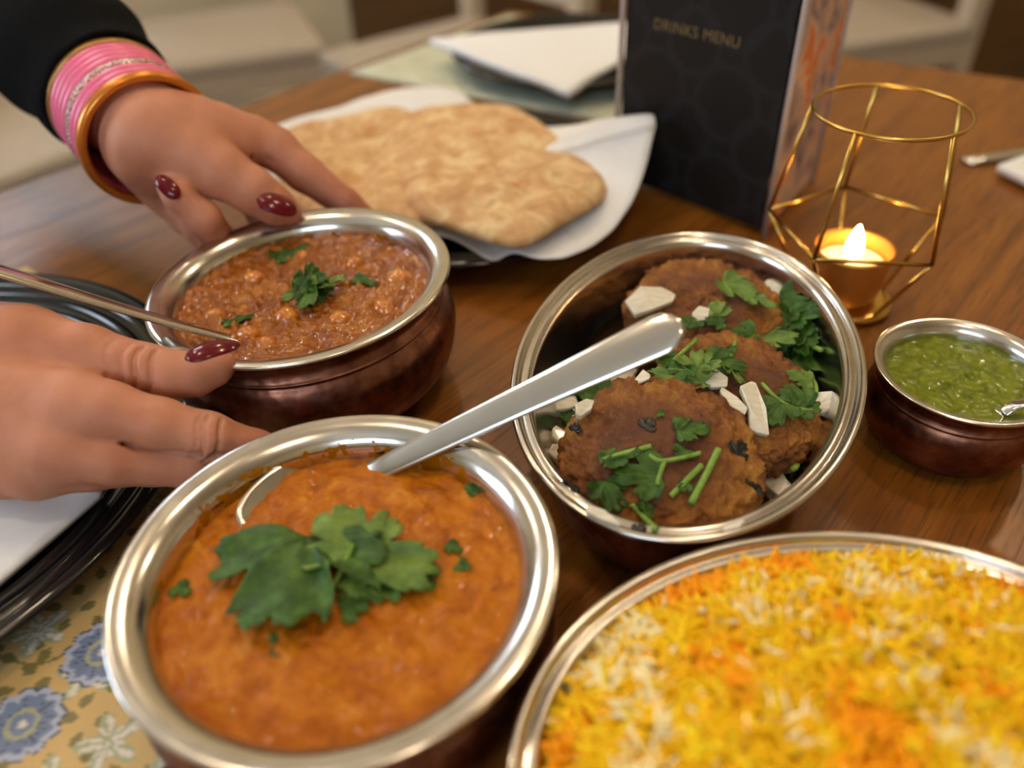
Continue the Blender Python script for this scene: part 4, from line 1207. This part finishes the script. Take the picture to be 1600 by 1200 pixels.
def nail(base, tip, wid, up, parent, arch=0.35):
    """lacquered nail from base to tip (world points)"""
    ax = (tip - base); L = ax.length; ax.normalize(); s = ax.cross(Vector(up)).normalized(); nn = s.cross(ax)
    nu, nv = 13, 17; V, Fc = [], []
    for j in range(nv):
        v_ = j / (nv - 1)
        w_ = wid * (1 - (abs(v_ - 0.42) / (0.42 if v_ < 0.42 else 0.58)) ** 2.6) ** 0.5 if 0 < v_ < 1 else wid * 0.12
        w_ = max(w_, wid * 0.12)
        for i in range(nu):
            u_ = -1 + 2 * i / (nu - 1)
            V.append(base + ax * (L * v_) + s * (w_ * u_) + nn * (wid * arch * (1 - u_ * u_) * (w_ / wid) + 0.06 * L * math.sin(math.pi * v_)) )
    for j in range(nv - 1):
        for i in range(nu - 1):
            a = j * nu + i; Fc.append((a, a + 1, a + nu + 1, a + nu))
    o = mesh_obj('fingernail', [v - PO for v in V], Fc, NAIL.m, parent)
    mod(o, 'SOLIDIFY', thickness=0.0007, offset=0)
    o['label'] = 'dark red polished nail'
    return o
def off(js): return [[(p - PO, r) for p, r in ch_] for ch_ in js]
# near hand: back of the hand to the viewer, thumb on the rim, fingers under the bowl
rp = [[J(-560, 560, .40, 88), J(-260, 590, .372, 92), J(-60, 620, .345, 86), J(120, 640, .330, 58)],
      [J(-260, 600, .372, 90), J(-40, 670, .340, 82), J(90, 704, .326, 54)],
      [J(-220, 620, .372, 84), J(-30, 700, .345, 62), J(58, 730, .335, 50)],
      [J(-200, 620, .372, 80), J(-40, 710, .345, 50), J(10, 722, .338, 44)],
      [J(-230, 560, .372, 80), J(-100, 530, .356, 76), J(40, 540, .350, 62)]]
rf = [[J(40, 540, .350, 60), J(135, 556, .348, 48), J(228, 577, .347, 39), J(262, 585, .348, 38), J(305, 585, .351, 33), J(338, 575, .354, 25), J(352, 567, .356, 16)],
      [J(120, 640, .330, 54), J(170, 645, .328, 48), J(250, 664, .329, 41), J(325, 683, .334, 38), J(400, 705, .346, 32), J(455, 722, .358, 27)],
      [J(90, 704, .326, 50), J(180, 718, .327, 38), J(300, 730, .338, 32), J(385, 742, .352, 28), J(430, 748, .362, 25)],
      [J(58, 730, .330, 46), J(140, 730, .334, 36), J(240, 728, .350, 30), J(330, 738, .366, 26)],
      [J(10, 722, .338, 40), J(110, 722, .348, 30), J(200, 720, .362, 25)]]
def crease(p, q, d, r): return (D(*p, d) - PO, D(*q, d) - PO, r)
def crease2(p, d0, q, d1, r): return (D(*p, d0) - PO, D(*q, d1) - PO, r)
def ring_crease(j0, j1, t, grow, r):
    """fold of skin across the upper side of a finger between two joints"""
    (p0, r0), (p1, r1) = j0, j1
    c_ = p0.lerp(p1, t); rad = (r0 + (r1 - r0) * t) + grow; ax = (p1 - p0).normalized()
    e1 = (Vector((0, 0, CAMZ)) - c_); e1 = (e1 - ax * e1.dot(ax)).normalized(); e2 = ax.cross(e1)
    q = [c_ + e1 * (rad * math.cos(f)) + e2 * (rad * math.sin(f)) + ax * (0.0012 * math.sin(3 * f)) - PO for f in np.linspace(-0.9, 1.3, 9)]
    return [(u, v, r) for u, v in zip(q[:-1], q[1:])]
rc = [crease2((185, 694), .3224, (350, 713), .3296, .0014)]
for t, r in ((0.55, .0006), (0.80, .0009), (1.0, .0011)): rc += ring_crease(rf[0][1], rf[0][2], t, 0.0004, r)
rc += ring_crease(rf[0][2], rf[0][3], 0.55, 0.0004, .0008)
for t, r in ((0.80, .0006), (0.93, .0008)): rc += ring_crease(rf[1][2], rf[1][3], t, 0.0003, r)
rc += ring_crease(rf[1][3], rf[1][4], 0.06, 0.0003, .0007)
rh = build_hand('near_hand', off(rp), off(rf), rc, 0.0010, SKIN, pe)
rh['label'] = 'near hand with thumb on the bowl rim'
nb, nt = D(290, 562, .3285), D(374, 538, .338)
nail(nb, nt, 0.0056, CU * 0.75 - CW * 0.55 + CR * 0.1, rh)
# far hand
lp = [[J(-90, -130, .60, 95), J(60, 40, .535, 88), J(175, 150, .485, 78), J(250, 222, .452, 72), J(300, 250, .450, 58)],
      [J(250, 222, .452, 66), J(310, 215, .462, 56), J(365, 228, .470, 40)],
      [J(240, 240, .456, 60), J(258, 285, .468, 40), J(296, 335, .474, 34)]]
lf = [[J(285, 235, .448, 50), J(345, 268, .447, 42), J(395, 298, .452, 36), J(432, 322, .457, 29), J(456, 334, .460, 16)],
      [J(350, 205, .470, 40), J(395, 218, .478, 35), J(430, 232, .482, 33), J(475, 270, .487, 29), J(540, 318, .492, 23), J(575, 345, .497, 19)],
      [J(330, 250, .472, 40), J(400, 300, .492, 32), J(430, 370, .497, 28)],
      [J(260, 293, .434, 15), J(276, 305, .435, 22), J(318, 342, .444, 27), J(342, 376, .464, 28)],
      [J(290, 330, .462, 24), J(312, 352, .464, 27), J(335, 385, .474, 27)]]
lc = [crease((374, 226), (402, 258), .4665, .0016), crease((412, 238), (430, 258), .4730, .0010)]
lh = build_hand('far_hand', off(lp), off(lf), lc, 0.0016, SKIN, pe)
lh['label'] = 'far hand with bangled wrist and thumb on the bowl rim'
nail(D(402, 312, .4350), D(464, 332, .4410), 0.0066, CU * 0.5 - CW * 0.85, lh)
nail(D(279, 309, .4265), D(246, 276, .4275), 0.0042, -CW * 0.9 + CU * 0.2, lh)
# sleeves
def sleeve(js, label):
    pts = path_pts([p for p, r in js], 8); rr = [q[0] for q in smooth_profile([(r,) for p, r in js], 8)]
    V, Fc = [], []
    n = 72; m = len(pts); prev = None
    for k, p in enumerate(pts):
        t = (pts[min(k + 1, m - 1)] - pts[max(k - 1, 0)]).normalized(); s = t.cross(Vector((0, 0, 1))).normalized(); nn = s.cross(t)
        for i in range(n):
            a = 2 * math.pi * i / n
            r = rr[k] * (1 + 0.05 * noise.noise(Vector((math.cos(a) * 1.6, math.sin(a) * 1.6, k * 0.22))) + 0.025 * math.sin(k * 0.9 + 2 * math.sin(a)))
            V.append(p - PO + s * (r * math.cos(a)) + nn * (r * math.sin(a)))
    for k in range(m - 1):
        for i in range(n):
            j = (i + 1) % n; Fc.append((k * n + i, k * n + j, (k + 1) * n + j, (k + 1) * n + i))
    o = mesh_obj('sleeve', V, Fc, BLACKF, pe); mod(o, 'SOLIDIFY', thickness=0.002, offset=0)
    o['label'] = label
sleeve([J(178, 153, .486, 97), J(120, 95, .508, 110), J(40, 15, .545, 120), J(-40, -60, .585, 122), J(-140, -160, .63, 120)], 'black sleeve above the bangles')
sleeve([J(-330, 575, .38, 112), J(-420, 570, .388, 116), J(-560, 560, .40, 118), J(-700, 545, .42, 120)], 'black sleeve of the near arm')
# bangles on the far wrist
GLIT = M('silver_glitter', Metallic=0.9, Roughness=0.35); gv = GLIT.voro(GLIT.coord(), 900, 'F1', 'Color')
GLIT.set('Base Color', GLIT.ramp(gv, [(0.2, srgb(170, 120, 110)), (0.6, srgb(225, 200, 190))])); GLIT.bump(GLIT.voro(GLIT.coord(), 700), 1.0, 0.001)
PINK = plain('pink_enamel', srgb(238, 112, 152), 0.3, 0, 0.03); ORANGE = plain('orange_gold', srgb(214, 130, 50), 0.28, 0.6, 0.05); OLDG = plain('antique_gold', srgb(186, 140, 84), 0.35, 0.7, 0.12, 200, 0.4)
w0 = D(242, 226, .455); w1 = D(181, 160, .485); axis = (w0 - w1)
bl = [(0.00, OLDG, .0028, 'antique gold bangle next to the black sleeve'), (0.13, PINK, .0026, 'pink bangle next to the antique gold one'), (0.23, PINK, .0026, 'second pink bangle from the sleeve'),
      (0.33, PINK, .0026, 'third pink bangle from the sleeve'), (0.43, PINK, .0026, 'fourth pink bangle from the sleeve'), (0.54, GLIT, .0026, 'silver glitter bangle between the pink bangles'),
      (0.65, PINK, .0026, 'pink bangle just after the silver glitter one'), (0.75, PINK, .0026, 'pink bangle nearest the hand'), (0.90, ORANGE, .0036, 'thick orange gold bangle nearest the hand')]
AX = (axis.normalized() + Vector((0, 0, 0.0))).normalized()
for t, m_, r, lb in bl:
    c = w1 + axis * t
    e1 = AX.orthogonal().normalized(); e2 = AX.cross(e1)
    RR_ = 0.0355 if m_ is not ORANGE else 0.0362
    V, Fc = tube([e1 * (RR_ * math.cos(q)) + e2 * (RR_ * math.sin(q)) for q in np.linspace(0, 2 * math.pi, 80, endpoint=False)], r, 10, 1.0, None, True)
    # keep the section frame stable around the ring
    V = []
    for q in np.linspace(0, 2 * math.pi, 80, endpoint=False):
        rad = e1 * math.cos(q) + e2 * math.sin(q)
        for i in range(10):
            a = 2 * math.pi * i / 10; V.append(rad * (RR_ + r * 0.75 * math.cos(a)) + AX * (r * 1.15 * math.sin(a)))
    mm = m_ if not isinstance(m_, M) else m_.m
    o = mesh_obj('bangle', V, Fc, mm); o.location = c
    tag(o, lb, 'bangle', 'bangles on the far wrist')
